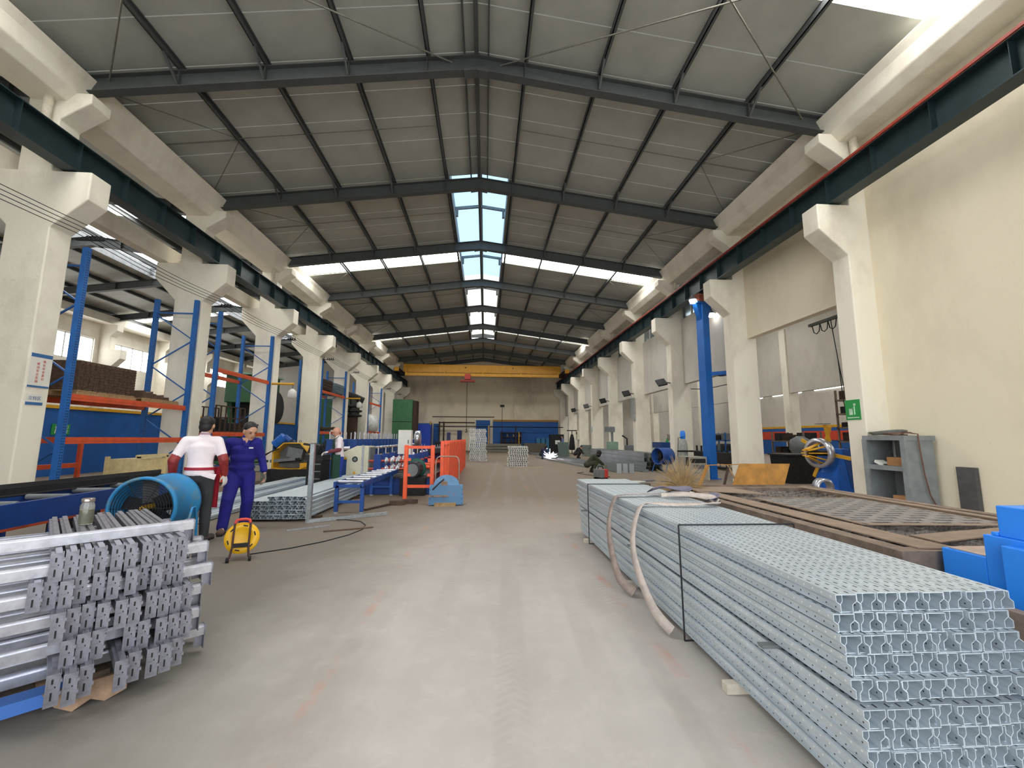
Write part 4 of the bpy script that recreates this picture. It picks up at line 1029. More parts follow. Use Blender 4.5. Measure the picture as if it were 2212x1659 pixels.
MB().lathe([(.12,0),(.27,.02),(.27,.08),(.12,.1)], (.42,-4.75,.66), 'Y', 22).build('gear_ring', mat('gear_green', srgb(26,96,82), .5), t)
MB().box(.1,.75,-5.3,-4.6,.0,.46).build('motor_bed', DARK, t)
MB().cbox((.55,1.2,1.05),(.5,5.5,.16)).build('top_guard', BLACKS, t); MB().box(-.2,.9,4.6,5.4,.47,1.3).build('gearbox', DARK, t)
MB().lathe([(.22,-.1),(.3,-.08),(.3,.08),(.22,.1)], (-.15,-1.0,1.45), 'X', 20).build('bright_wheel', SHINY, t); MB().box(-.22,-.08,-1.06,-.94,.9,1.45).build('wheel_post', BLACKS, t)
MB().box(.45,.62,3.9,4.1,.9,1.75).build('blue_panel', mat('navy_panel', srgb(24,38,92), .5), t)
# control box on a post
t = thing('control_box', 'tall white control box mounted beside the roll former', 'control box', (-2.62, 14.05, 0))
MB().box(-.21,.21,-.15,.15,.96,1.74).build('cabinet', WHITE, t, bevel=.01); MB().box(-.05,.05,-.05,.05,.47,.96).build('post', GREYM, t); dr = MB().box(-.17,.17,-.152,-.15,1.0,1.7).build('door', WHITE, t); MB().box(.11,.13,-.17,-.152,1.3,1.42).build('handle', DARK, dr)
# cream console
t = thing('control_console', 'cream machine console with a round gauge behind the profile bundle', 'console', (-3.8, 12.9, 0))
MB().prism([(-.42,.95),(-.42,1.02),(.05,1.24),(.40,1.24),(.40,0),(-.22,0),(-.22,.92)], 'Y', -.3, .3).build('cabinet', CREAMM, t, bevel=.01)
ga = MB().tube((.02,-.31,.86),(.02,-.30,.86),.08,16).build('gauge', DARK, t); MB().tube((.02,-.315,.86),(.02,-.31,.86),.05,16).build('gauge_face', GREYM, ga); MB().box(-.02,.05,-.31,-.3,.35,.5).build('latch', YEL, t)
MB().box(.40,.44,-.28,.28,.02,1.2).build('side_door', GREYM, t)
MB().bar((-3.38,11.9,0),(-3.36,11.9,1.28),.06,.015).build('flat_bar', SHINY, label='thin bright flat bar standing before the cream console', cat='bar')
# ---------------------------------------------------------------- left roll former with rows of pinned stands
t = thing('roll_former', 'blue roll former with a long row of pinned stands behind the bald man', 'machine', (-5.0, 20.3, 0))
MB().box(-.75,.75,-5.6,6,.0,.75).build('base', MBLUE, t, bevel=.01); MB().box(-.8,.8,-5.65,6.05,.75,.8).build('bed', mat('yellow_edge', srgb(206,160,40), .5), t)
for i in range(20):
    y = -5.3+i*.58
    for x in (-.4,.45):
        MB().prism([(x-.13,.8),(x+.13,.8),(x+.11,1.42),(x-.11,1.42)], 'Y', y-.09, y+.09).build('roll_stand', MBLUE, t); MB().tube((x,y,1.42),(x,y,1.68),.022,8).build('pin', SHINY, t)
    MB().tube((-.6,y,1.1),(.72,y,1.1),.05,10).build('shaft', SHINY, t)
# bench head the bald man works at
t = thing('punch_head', 'black machine head in front of the bald man', 'machine', (-4.72, 12.35, 0))
MB().box(-.2,.2,-.3,.35,.0,.85).build('pedestal', DARK, t, bevel=.01); MB().box(-.25,.22,-.3,.3,.85,1.0).build('table', BLACKS, t)
MB().cbox((-.08,0,1.15),(.28,.35,.28),Matrix.Rotation(.3,3,'Y')).build('head', DARK, t); MB().bar((-.05,-.1,1.25),(-.38,-.15,1.3),.06,.06).build('arm', BLACKS, t)
for i in range(4): MB().bar((-.15+.02*i,-.31,.15+.2*i),(.18,-.31,.15+.2*i),.02,.03).build('bracket', GREYM, t)
for i in range(3): MB().tube((.1+.06*i,-.2,1.05),(.14+.06*i,-.24,1.3+.05*i),.02,6).build('lever', DARK, t)
# yellow octagonal guard with cutting head
t = thing('saw_guard', 'yellow-edged octagonal machine guard with a blue motor on top', 'machine', (-6.5, 15.0, 0))
oct_o = [(-.62,.45),(-.62,.98),(-.28,1.30),(.28,1.30),(.62,.92),(.62,.55),(.28,.40),(-.3,.40)]
b = MB(); n = 8
vs = [(x,-.35,z) for x,z in oct_o]+[(x*.93,-.35,.85+(z-.85)*.93) for x,z in oct_o]+[(x,.2,z) for x,z in oct_o]+[(x*.93,.2,.85+(z-.85)*.93) for x,z in oct_o]
fs = []
for i in range(n):
    j = (i+1)%n; fs += [(i,j,8+j,8+i),(16+i,24+i,24+j,16+j),(i,16+i,16+j,j),(8+i,8+j,24+j,24+i)]
b.add(vs, fs); b.build('guard_ring', YEL, t)
MB().prism([(x*.93,.85+(z-.85)*.93) for x,z in oct_o], 'Y', .1, .14).build('back_plate', GREYM, t)
MB().box(.28,.55,-.3,.1,.42,.62).build('yellow_foot', YEL, t); MB().box(-.75,.75,-.45,.5,0,.42).build('base', BLACKS, t)
MB().cbox((.05,-.1,.95),(.5,.25,.35),Matrix.Rotation(.2,3,'Y')).build('cutting_head', GREYM, t); MB().cbox((-.1,-.2,.7),(.7,.12,.12),Matrix.Rotation(-.1,3,'Y')).build('slide', DARK, t); MB().bar((-.7,-.3,.68),(.1,-.25,.76),.06,.1).build('feed_arm', GREYM, t)
MB().tube((-.72,0,1.22),(-.42,0,1.5),.16,18).build('motor', mat('motor_blue', srgb(24,98,190), .4), t); MB().tube((-.42,0,1.5),(-.22,0,1.34),.10,14).build('motor_neck', MBLUE, t)
for s in (-.1,.12): MB().lathe([(.03,-.01),(.045,-.01),(.045,.01),(.03,.01),(.03,-.01)], (s,0,1.34), 'Y', 12, caps=False).build('lifting_eye', GREYM, t)
# green bench with motor left of it
t = thing('green_bench', 'green machine bench with a grey motor left of the yellow guard', 'bench', (-8.25, 14.6, 0))
MB().box(-.9,.8,-.5,.5,.62,.70).build('table', GREEN, t); MB().box(-1.0,.9,-.75,-.5,.50,.58).build('rail', MBLUE, t)
for x in (-.8,.7):
    for y in (-.65,.4): MB().box(x-.05,x+.05,y-.05,y+.05,0,.6).build('leg', MBLUE if y<0 else LGREEN, t)
MB().box(-.2,.35,-.25,.25,.7,1.25).build('motor', GREYM, t, bevel=.05); MB().box(-.7,-.4,-.2,.2,.7,.95).build('gearbox', DARK, t); MB().box(-.6,.5,-.6,-.4,.06,.45).build('crate', ORANGE, t)
for i in range(3): MB().path([(.3,-.1+.1*i,.9),(.7,-.1+.1*i,.75),(1.1,0,1.0),(1.35,0,1.1)], .02, 6).build('hose', RUBBER, t)

# ---------------------------------------------------------------- orange fence
t = thing('orange_gate', 'orange tubular gate frame in front of the roll former motor', 'gate', (-1.55, 10.15, 0))
for x in (-.31,.31): MB().box(x-.045,x+.045,-.045,.045,.0,1.32).build('post', ORANGE, t, bevel=.012)
for z in (1.27,.36): MB().box(-.27,.27,-.015,.015,z-.035,z+.035).build('rail', ORANGE, t)
for x in (-.24,.24):
    for z in (.62,.98): MB().box(x-.04,x+.04,-.02,.02,z-.03,z+.03).build('lug', ORANGE, t)
t = thing('orange_fence', 'long orange guard fence running away beside the machine line', 'fence', (-1.05, 16.4, 0))
for i in range(15):
    y = -5.9+i*.83; MB().box(-.04,.04,y-.04,y+.04,0,1.42).build('post', ORANGE, t)
    if i < 14:
        for z in (.3, 1.3): MB().box(-.015,.015,y+.04,y+.79,z-.03,z+.03).build('rail', ORANGE, t)
        if i >= 2:
            for j in range(4): MB().box(-.01,.01,y+.08+j*.18,y+.21+j*.18,.12,1.36).build('slat', ORANGE, t)
        else:
            for j in range(2): MB().tube((0,y+.25+j*.25,.3),(0,y+.25+j*.25,1.3),.015,6).build('slat', ORANGE, t)
# ---------------------------------------------------------------- old blue jig with hoop handle
OB = mat('worn_blue', srgb(92,134,172), .65, .1, .1, 6, col2=srgb(150,106,90), thr=(.33,.42))
t = thing('bending_jig', 'worn blue steel jig with a half disc in front of the orange fence', 'jig', (-.86, 9.75, 0), R(3))
MB().box(-.38,.38,-.16,.16,.02,.20).build('lower_box', OB, t); MB().box(-.37,.37,-.14,.16,.20,.43).build('upper_box', OB, t); MB().box(-.25,.22,-.24,-.16,0,.07).build('wood_block', WOOD, t)
MB().box(-.40,.05,-.2,-.14,.20,.225).build('ledge', RUST, t)
b = MB(); n = 16; b.prism([(.29*math.cos(math.pi*i/n), .42+.24*math.sin(math.pi*i/n)) for i in range(n+1)], 'Y', -.03, .03); b.build('half_disc', mat('disc_blue', srgb(104,146,184), .5), t)
MB().box(-.12,.02,-.035,-.03,.42,.52).build('rust_patch', RUST, t)
for x in (-.35,.35):
    b = MB()
    for j in range(4): b.tube((x,-.165,.05+.1*j),(x,-.16,.05+.1*j),.01,6)
    b.build('bolt_row', DARK, t)
MB().path([(-.27,.3,.0),(-.27,.3,.95),(-.24,.3,1.03),(-.18,.3,1.06),(.18,.3,1.06),(.24,.3,1.03),(.27,.3,.95),(.27,.3,.0)], .016, 8).build('hoop_handle', mat('hoop_grey', srgb(160,140,128), .4, .5), t)
MB().path([(-.3,-.2,.35),(-.15,-.2,.5),(-.05,-.18,.58)], .016, 6).build('lever', DARK, t)
for i, (x, y, r_) in enumerate(((-1.95,9.75,.0),(-1.72,9.95,.7))): MB().prism([(-.16,-.06),(.1,-.08),(.2,.0),(.05,.09),(-.18,.05)], 'Z', 0, .09).build('rag', mat('dirty_rag', srgb(84,66,54), .95, 0, .2, 15), label=['left','right'][i]+' dirty bundle at the foot of the orange gate', cat='rag').location = (x, y, 0)

# ---------------------------------------------------------------- left roller conveyor and dark stock behind the stack
t = thing('roller_conveyor', 'long dark blue conveyor channel behind the front left stack', 'conveyor', (-5.7, 6.0, 0), R(4))
MB().box(-.35,-.30,-3.0,2.4,.45,.72).build('side_channel', mat('navy_channel', srgb(22,60,128), .45, .1, .1, 4), t); MB().box(.22,.27,-3.0,2.4,.45,.72).build('side_channel', MATS['navy_channel'], t)
for i in range(8): MB().tube((-.28,-2.7+i*.68,.70),(.22,-2.7+i*.68,.70),.035,10).build('roller', GREYM, t)
for y in (-2.6,-.2,2.2):
    for x in (-.32,.24): MB().box(x-.03,x+.03,y-.03,y+.03,0,.45).build('leg', MATS['navy_channel'], t)
for i in range(7):
    MB().box(-5.25+.09*(i%4),-5.17+.09*(i%4),3.0,8.4-.2*i,.12+.11*(i//4),.22+.11*(i//4)).build('steel_channel', BLACKS if i%3 else GALV, label='%s steel channel on the floor beside the blue conveyor' % ORD(i), cat='channel', group='channels beside the blue conveyor')
t = thing('stock_stand', 'low black stand carrying dark angle bars behind the conveyor', 'stand', (-6.35, 6.5, 0), R(3))
for y in (-2.5,-1.0,.6,2.1): MB().box(-.3,.35,y-.05,y+.05,0,.72).build('trestle', BLACKS, t)
MB().box(.3,.34,-2.6,2.2,.30,.45).build('orange_rail', RORG, t)
for i in range(5): MB().prism([(-.05,0),(.05,0),(.05,.012),(-.038,.012),(-.038,.1),(-.05,.1)], 'Y', -3.6, 2.6-.2*i).build('angle_bar', BLACKS, label='%s dark angle bar on the low black stand' % ORD(i), cat='angle bar', group='angle bars on the black stand').location = (-6.55+.13*i, 6.5, .725)

# ---------------------------------------------------------------- green presses between the left columns
t = thing('power_press', 'big dark green power press between the third and fourth left columns', 'press', (-12.2, 22.6, 0))
MB().box(-.9,.9,-.9,.9,3.2,4.6).build('crown', GREEN, t, bevel=.03); MB().box(-1.0,1.0,-1.1,1.1,4.6,4.7).build('cap', LGREEN, t)
for x in (-.75,.75): MB().prism([(-.8,0),(.8,0),(.55,1.2),(.7,3.2),(-.7,3.2),(-.3,1.2)], 'X', x-.12, x+.12).build('side_frame', GREEN, t)
MB().box(-.8,.8,-.7,.7,.7,1.1).build('bed', DARK, t); MB().box(-.4,.4,-.4,.4,1.9,3.2).build('ram', DARK, t)
MB().lathe([(.15,-.12),(.85,-.12),(.85,.12),(.15,.12)], (1.15,-.1,3.0), 'X', 28).build('flywheel', DARK, t)
MB().bar((.95,-1.2,3.2),(.95,1.0,.8),.14,.1).build('link', DBROWN, t); MB().bar((.95,.9,3.0),(.95,-1.0,.9),.1,.08).build('link', DBROWN, t)
MB().lathe([(.2,0),(.26,.2),(.26,1.3),(.1,1.55)], (.9,-1.3,1.2), n=16).build('air_tank', LGREEN, t); MB().box(.6,1.2,-1.6,-1.0,0,1.2).build('cabinet', LGREEN, t)
t = thing('power_press', 'dark green machine with a fat dark pipe behind the third rack', 'press', (-11.2, 32.2, 0))
MB().box(-1.3,.8,-.8,1.2,0,4.3).build('body', GREEN, t, bevel=.03); MB().box(-.4,.85,-.85,-.8,.3,2.2).build('door', GREEN, t)
MB().path([(-1.2,-.3,4.9),(0,-.2,4.85),(1.2,-.1,4.5),(1.9,0,4.2)], .3, 12).build('duct', DARK, t); MB().tube((1.3,0,3.0),(1.3,0,4.4),.36,14).build('vertical_drive', mat('drive_dark', srgb(52,60,50), .6), t)
for z in (3.0,3.35,3.7): MB().lathe([(.36,0),(.55,.04),(.55,.16),(.36,.2)], (1.3,0,z), n=16).build('pulley', DARK, t)
MB().box(.9,1.5,-.3,.3,0,3.0).build('side_column', DBROWN, t); MB().tube((-.1,0,4.3),(-.1,0,5.9),.2,12).build('vertical_motor', DARK, t)
t = thing('green_cabinet', 'tall green machine cabinet near the far end on the left', 'cabinet', (-8.1, 42.2, 0))
MB().box(-.95,.95,-.9,.9,1.9,5.2).build('upper_body', mat('cabinet_green', srgb(52,104,66), .5, 0, .08, 3), t, bevel=.02); MB().box(-.95,.45,-.9,.9,0,1.9).build('lower_body', MATS['cabinet_green'], t)
MB().box(.95,1.3,-.6,.8,2.2,5.1).build('rust_side', DBROWN, t); MB().box(-.96,.96,-.92,-.9,3.0,3.05).build('seam', DARK, t)
t = thing('yellow_arm_lamp', 'white jar lamp on a yellow arm by the second rack', 'lamp', (-8.95, 18.92, 3.72))
MB().tube((-.5,0,.1),(.45,0,.1),.05,8).build('arm', YEL, t); MB().tube((.4,0,.08),(.4,0,-.15),.02,6).build('drop', GREYM, t); MB().lathe([(.05,0),(.16,-.1),(.18,-.35),(.1,-.42)], (.4,0,-.12), n=14).build('jar_shade', WHITE, t)
t = thing('yellow_arm_lamp', 'white jar lamp on a yellow arm by the third rack', 'lamp', (-8.95, 28.8, 4.0))
MB().tube((-.5,0,.1),(.45,0,.1),.05,8).build('arm', YEL, t); MB().tube((.4,0,.08),(.4,0,-.15),.02,6).build('drop', GREYM, t); MB().lathe([(.05,0),(.16,-.1),(.18,-.35),(.1,-.42)], (.4,0,-.12), n=14).build('jar_shade', WHITE, t)
# ---------------------------------------------------------------- overhead crane
CY_ = mat('crane_yellow', srgb(226,164,36), .45, 0, .08, 3)
t = thing('overhead_crane', 'yellow single-girder overhead crane at the far end', 'crane', (XC, 44, 0))
MB().box(-8.3,8.3,-.35,.35,8.35,9.15).build('girder', CY_, t, bevel=.03); MB().box(-8.2,8.2,-.45,.45,8.28,8.35).build('bottom_flange', CY_, t); MB().box(-8.0,8.0,-.9,-.6,7.85,8.15).build('walkway_beam', CY_, t)
for x in (-8.75,8.75):
    MB().box(x-.3,x+.3,-1.5,1.5,8.12,8.5).build('end_carriage', DARK, t); MB().box(x-.2,x+.25,-1.7,-1.4,8.2,8.6).build('buffer', CY_, t)
for x in (-7.9,-4,0,4,7.9): MB().box(x-.06,x+.06,-.8,-.2,8.05,8.4).build('hanger', CY_, t)
MB().box(-1.85,-1.25,-1.2,-.4,7.5,8.05).build('hoist', mat('hoist_red', srgb(196,60,52), .5), t); MB().box(-2.3,-.8,-1.1,-.5,7.25,7.45).build('hoist_frame', REDP, t)
MB().tube((-1.6,-.8,7.3),(-1.6,-.8,2.4),.03,6).build('rope', DARK, t); MB().path([(-1.6,-.8,2.45),(-1.6,-.8,2.3),(-1.5,-.8,2.15),(-1.6,-.8,2.05),(-1.7,-.8,2.12)], .05, 6).build('hook', DARK, t)
for x in (-1.8,3.2): MB().tube((x,-.36,8.85),(x,-.35,8.85),.07,10).build('bolt_cap', DARK, t)

# ---------------------------------------------------------------- two stacks of galvanised panels on the gangway
def stack(cx, cy, w, d, n, h, where, grp, seed):
    rnd = random.Random(seed); b = MB(); th = h/n
    b.box(-w/2,w/2,-d/2,d/2,0,th*.35)
    m = 9
    for i in range(m):
        x = -w/2+w*i/m; b.box(x+.01,x+w/m*.6,-d/2-.01,d/2+.01,th*.35,th*.92)
    me = b.mesh('galvanised_panel', mat('panel_galv', srgb(214,214,208), .5, .2, .25, 16))
    for i in range(n):
        o = bpy.data.objects.new('galvanised_panel', me); COL.objects.link(o); o.location = (cx+rnd.uniform(-.05,.05)-(.07*i/n if n > 15 else 0), cy+rnd.uniform(-.03,.03), i*th); o.rotation_euler = (0,0,R(rnd.uniform(-3,3)))
        tag(o, 'ribbed galvanised panel, number %s from the floor in the %s' % (['one','two','three','four','five','six','seven','eight','nine','ten','eleven','twelve','thirteen','fourteen','fifteen','sixteen','seventeen','eighteen','nineteen','twenty'][i], where), 'panel', grp)
stack(-.43, 27.9, 1.12, .7, 19, 2.1, 'tall far stack', 'panels in the tall far stack', 2)
stack(1.76, 22.7, 1.06, .6, 11, 1.08, 'short stack', 'panels in the short far stack', 4)
MB().bar((1.5,21.5,.01),(3.0,21.9,.01),.06,.015).build('wooden_lath', PALEW, label='pale lath on the floor before the short stack', cat='lath')

# ---------------------------------------------------------------- galvanised channels on the floor, right
cm = MB(); L = 9.0
cm.box(0,.006,0,L,0,.2); cm.box(0,.09,0,L,0,.006); cm.box(0,.09,0,L,.194,.2); cm.box(.084,.09,0,L,.0,.03); cm.box(.084,.09,0,L,.17,.2)
CME = cm.mesh('steel_purlin', mat('dull_galv', srgb(150,156,154), .4, .5, .12, 6, stretch=(1,.2,1)))
fm = MB(); fm.box(0,.2,0,L,0,.006); fm.box(0,.006,0,L,0,.09); fm.box(.194,.2,0,L,0,.09)
FME = fm.mesh('steel_purlin', MATS['dull_galv'])
rnd = random.Random(31)
def purl(x, y, z, me, label, rz=0):
    o = bpy.data.objects.new('steel_purlin', me); COL.objects.link(o); o.location = (x, y, z); o.rotation_euler = (0,0,R(rz)); tag(o, label, 'steel purlin', 'galvanised purlins on the right floor')
for i in range(8): purl(5.85+i*.21, 18.7+.35*(i%3), .01, FME, '%s flat purlin from the gangway in the low layer on the right floor' % ORD(i), 4)
for i in range(6): purl(5.35+i*.21, 28.4+.5*(i%2), .01, FME, '%s flat purlin of the far low layer near the welder' % ORD(i), 5)
for row in range(4):
    for i in range(5): purl(7.55+i*.2+(.05 if row%2 else 0), 19.6+rnd.uniform(-.15,.15), .01+row*.205, CME, 'edge-on purlin, %s from the gangway in tier %s of the high pile' % (ORD(i), ['one','two','three','four'][row]), 2)
for i in range(3): MB().box(5.75+.28*i,5.95+.28*i,18.15,18.2,0,.42).build('cut_plate', GALV, label='%s small upright galvanised plate behind the crouching man' % ORD(i), cat='plate')
# welding work: plates and long bars near the far welder
for i in range(4): MB().box(4.2+i*.9, 4.95+i*.9, 37.9, 41.0, .02, .10).build('flat_plate', mat('grey_plate', srgb(112,116,118), .5, .4, .1, 4), label='%s flat grey plate on the floor by the far welder' % ORD(i), cat='plate')
MB().bar((3.95,32.8,.06),(5.5,19.8,.06),.1,.1).build('long_tube', GALV, label='long steel tube along the gangway edge before the welder', cat='tube')
MB().cbox((6.6,35.2,.55),(.9,1.4,.06),Matrix.Rotation(R(60),3,'X')).build('slatted_ramp', mat('ramp_green', srgb(70,86,80), .6), label='dark green slatted ramp leaning near the far right columns', cat='ramp')
# drum fan on the right, gas bottle, crate
t = thing('drum_fan', 'dark blue drum fan beside the purlin pile on the right', 'fan', (8.12, 18.8, 0), R(200))
MB().lathe([(.36,-.35),(.38,-.34),(.38,.34),(.36,.35),(.34,.33),(.34,-.35),(.36,-.35)], (0,0,.72), 'X', 28, caps=False).build('drum', MBLUE, t); MB().tube((-.2,0,.72),(.2,0,.72),.1,12).build('motor', DARK, t)
b = MB()
for q in range(5): a_ = q*1.2566; b.bar((0,.05*math.cos(a_),.72+.05*math.sin(a_)),(.05,.32*math.cos(a_),.72+.32*math.sin(a_)),.14,.01,upv=(1,.5,0))
b.build('blades', DARK, t)
for s in (-1,1):
    for q in (-1,1): MB().bar((0,s*.38,.72),(q*.3,s*.42,0),.03,.03).build('stand', RBLUE, t)
t = thing('gas_cylinder', 'grey gas cylinder with blue cap at the third right column', 'gas cylinder', (8.62, 17.85, 0))
MB().lathe([(.15,.0),(.18,.05),(.18,1.3),(.14,1.45),(.07,1.52)], n=18).build('body', mat('cylinder_grey', srgb(164,168,162), .5, .1), t); MB().lathe([(.08,1.5),(.11,1.55),(.11,1.78),(.07,1.86)], n=14).build('cap', BBL, t)
MB().box(-.35,.35,-.22,-.16,.95,1.02).build('holder_bar', DARK, t); MB().path([(.0,-.1,1.6),(-.3,-.2,1.55),(-.35,-.2,.8),(-.5,-.4,.1)], .015, 6).build('hose', DARK, t)
t = thing('wire_feeder_crate', 'grey cardboard and steel crate beside the blue post', 'crate', (7.72, 15.6, 0))
MB().box(-.3,.5,-.4,.4,0,.85).build('body', mat('crate_grey', srgb(150,146,136), .8, 0, .15, 10), t, bevel=.01); MB().box(-.12,.45,-.405,-.4,.62,.78).build('grille', DARK, t); MB().box(-.02,.4,-.405,-.4,.4,.56).build('print', mat('print_grey', srgb(96,98,100), .8), t); MB().box(-.3,-.2,-.41,-.4,.5,.84).build('dark_corner', DARK, t)
MB().box(.5,.62,-.35,.3,0,.5).build('side_carton', mat('carton_grey', srgb(172,166,152), .9), t)
# welding set and cable by the crouching man
t = thing('welding_set', 'small red and grey welding set on the floor behind the bundle', 'welding set', (4.35, 15.75, 0), R(25))
MB().box(-.16,.02,-.22,.22,.05,.36).build('case', GREYM, t, bevel=.02); MB().box(.02,.2,-.22,.22,.05,.36).build('red_front', mat('set_red', srgb(190,60,48), .5), t, bevel=.02); MB().box(.2,.206,-.18,.18,.2,.34).build('panel', WHITE, t); MB().path([(-.12,0,.36),(-.1,0,.46),(.1,0,.46),(.14,0,.36)], .018, 6).build('handle', DARK, t)
for s in (-.18,.18): MB().box(-.15,.18,s-.03,s+.03,0,.05).build('foot', RUBBER, t)
MB().path([(4.4,16.0,.01),(4.9,16.4,.01),(4.3,17.2,.01),(4.0,18.2,.01),(4.4,18.7,.01)], .012, 5).build('welding_cable', RUBBER, label='black welding cable on the floor by the crouching man', cat='cable')
# white rags and dark offcuts on the floor beyond the bundle
for i in range(5):
    b = MB().prism([(-.3,-.1),(.1,-.14),(.34,.0),(.2,.13),(-.25,.1)], 'Z', 0, .03); o = b.build('cut_offcut', WHITE if i == 0 else mat('offcut_blue_grey', srgb(112,122,132), .5, .3, .2, 12), label='%s flat offcut from the left on the floor beyond the bundle' % ORD(i), cat='offcut'); o.location = (5.3+.55*i, 14.6+.35*(i%2), .002+.0*i); o.rotation_euler = (0,0,.4*i)
# things along the foot of the right columns
t = thing('press_stand', 'green pillar drill stand at the fifth right column', 'machine', (8.35, 27.2, 0))
MB().box(-.3,.3,-.3,.3,0,1.3).build('cabinet', LGREEN, t); MB().tube((0,0,1.3),(0,0,2.2),.08,10).build('pillar', GREYM, t); MB().cbox((-.15,0,2.1),(.6,.3,.35)).build('head', GREYM, t); MB().box(-.9,-.3,-.3,.3,.6,.68).build('shelf', DARK, t); MB().box(-.8,-.4,-.2,.2,.1,.6).build('bin', DARK, t)
t = thing('workbench', 'dark bench cluttered with tools between fourth and fifth right columns', 'bench', (9.0, 26.0, 0))
MB().box(-.4,.4,-.8,.8,.7,.76).build('top', DBROWN, t)
for x in (-.35,.35):
    for y in (-.7,.7): MB().box(x-.03,x+.03,y-.03,y+.03,0,.7).build('leg', DBROWN, t)
MB().box(-.2,.2,-.5,.1,.76,1.1).build('vice', GREYM, t); MB().path([(.1,.5,.76),(.1,.5,1.5),(-.2,.5,1.7)], .05, 8).build('bent_pipe', DARK, t)
t = thing('electric_cabinet', 'pale distribution box on the seventh right column', 'box', (XC+9.05, YK(6), 1.8)); MB().box(-.1,.1,-.3,.3,-.4,.4).build('body', CREAMM, t); MB().box(-.105,-.1,-.2,.2,.1,.3).build('window', DARK, t)
MB().box(8.3,9.2,34.9,36.1,.75,.95).box(8.35,9.15,35.0,36.0,0,.75).build('grey_tool_chest', mat('chest_grey', srgb(128,140,136), .6), label='grey tool chest before the sixth right column', cat='chest')
MB().box(XC+9.12,XC+9.15,YK(5)-.22,YK(5)+.22,2.0,2.45).build('notice_board', mat('notice_pale', srgb(190,206,200), .6), label='pale notice on the sixth right column', cat='notice')
# pale floor-standing upright plate on column four (door leaf)
MB().box(XC+9.02,XC+9.14,YK(3)-.3,YK(3)+.15,2.6,3.9).build('cable_cabinet', mat('zinc_grey', srgb(168,170,166), .5, .2), label='tall zinc cable cabinet on the fourth right column', cat='cabinet')

# ---------------------------------------------------------------- clutter in the halls beyond the right openings
def shelf_unit(x, y, n, m, label, mi):
    t = thing('parts_shelf', label, 'shelf', (x, y, 0))
    for xx in (-.4,.4):
        for yy in (-1,1): MB().box(xx-.03,xx+.03,yy-.03,yy+.03,0,.55*n+.2).build('post', m, t)
    for i in range(n):
        MB().box(-.43,.43,-1.03,1.03,.3+.55*i,.36+.55*i).build('board', m, t)
    for i in range(n):
        for j in range(4): MB().box(-.35,.3,-.9+.48*j,-.55+.48*j,.36+.55*i,.55+.55*i+.08*((i+j)%3)).build('part_pile', mi[(i+j)%len(mi)], t)
    return t
shelf_unit(14.2, 18.4, 3, TBR, 'brown parts shelf seen through the first right opening', [DARK, DBROWN, BLACKS])
shelf_unit(14.6, 15.0, 6, TBR, 'tall brown shelf of dark parts beyond the decoiler', [DARK, BLACKS, DBROWN])
shelf_unit(12.8, 22.0, 3, RBLUE, 'blue shelf of dark parts seen through the second right opening', [DARK, BLACKS, GREYM])
shelf_unit(14.0, 29.5, 3, TBR, 'brown shelf seen through the fourth right opening', [DARK, LGREEN, DBROWN])
t = thing('black_bin', 'large black bin seen through the first right opening', 'bin', (11.0, 14.4, 0)); MB().prism([(-.5,0),(.5,0),(.58,.95),(-.58,.95)], 'Y', -.45, .45).build('tub', DARK, t); MB().box(-.62,.62,-.5,.5,.95,1.0).build('rim', BLACKS, t)
t = thing('grinder', 'grey rounded machine beyond the black bin', 'machine', (13.0, 16.6, 0)); MB().lathe([(.3,0),(.35,.2),(.25,.9),(.4,1.1),(.35,1.5),(.1,1.65)], n=16).build('body', GREYM, t); MB().path([(.3,0,1.2),(.7,0,1.4),(.8,0,.9)], .07, 8).build('pipe', SHINY, t)
t = thing('roller_line', 'black roller line with upright pins beyond the third right opening', 'conveyor', (12.0, 21.5, 0)); MB().box(-.4,.4,-2.5,2.5,.3,.85).build('bed', BLACKS, t)
for i in range(10): MB().tube((0,-2.3+.5*i,.85),(0,-2.3+.5*i,1.15),.05,6).build('pin', BLACKS, t)
t = thing('teal_tank', 'teal tank standing behind the blue post', 'tank', (10.4, 16.2, 0)); MB().lathe([(.4,0),(.45,.1),(.45,1.0),(.2,1.1)], n=16).build('body', mat('teal_paint', srgb(18,78,104), .5), t); MB().box(-.35,.35,-.3,.3,1.1,1.3).build('tray', WHITE, t); MB().cbox((0,.1,1.5),(.7,.4,.3)).build('tool_pile', DARK, t)
t = thing('dark_workstation', 'dark machine with a green bottle beyond the fourth right opening', 'machine', (11.5, 25.5, 0)); MB().box(-.9,.9,-.6,.6,0,.8).build('base', BLACKS, t); MB().box(-.8,.8,-.5,.5,.8,.95).build('top', WHITE, t); MB().lathe([(.1,0),(.1,.4),(.04,.5),(.04,.6)], (-.2,0,.95), n=10).build('green_bottle', SGREEN, t); MB().box(-.9,-.3,-.7,.6,.95,1.3).build('blue_box', MBLUE, t)

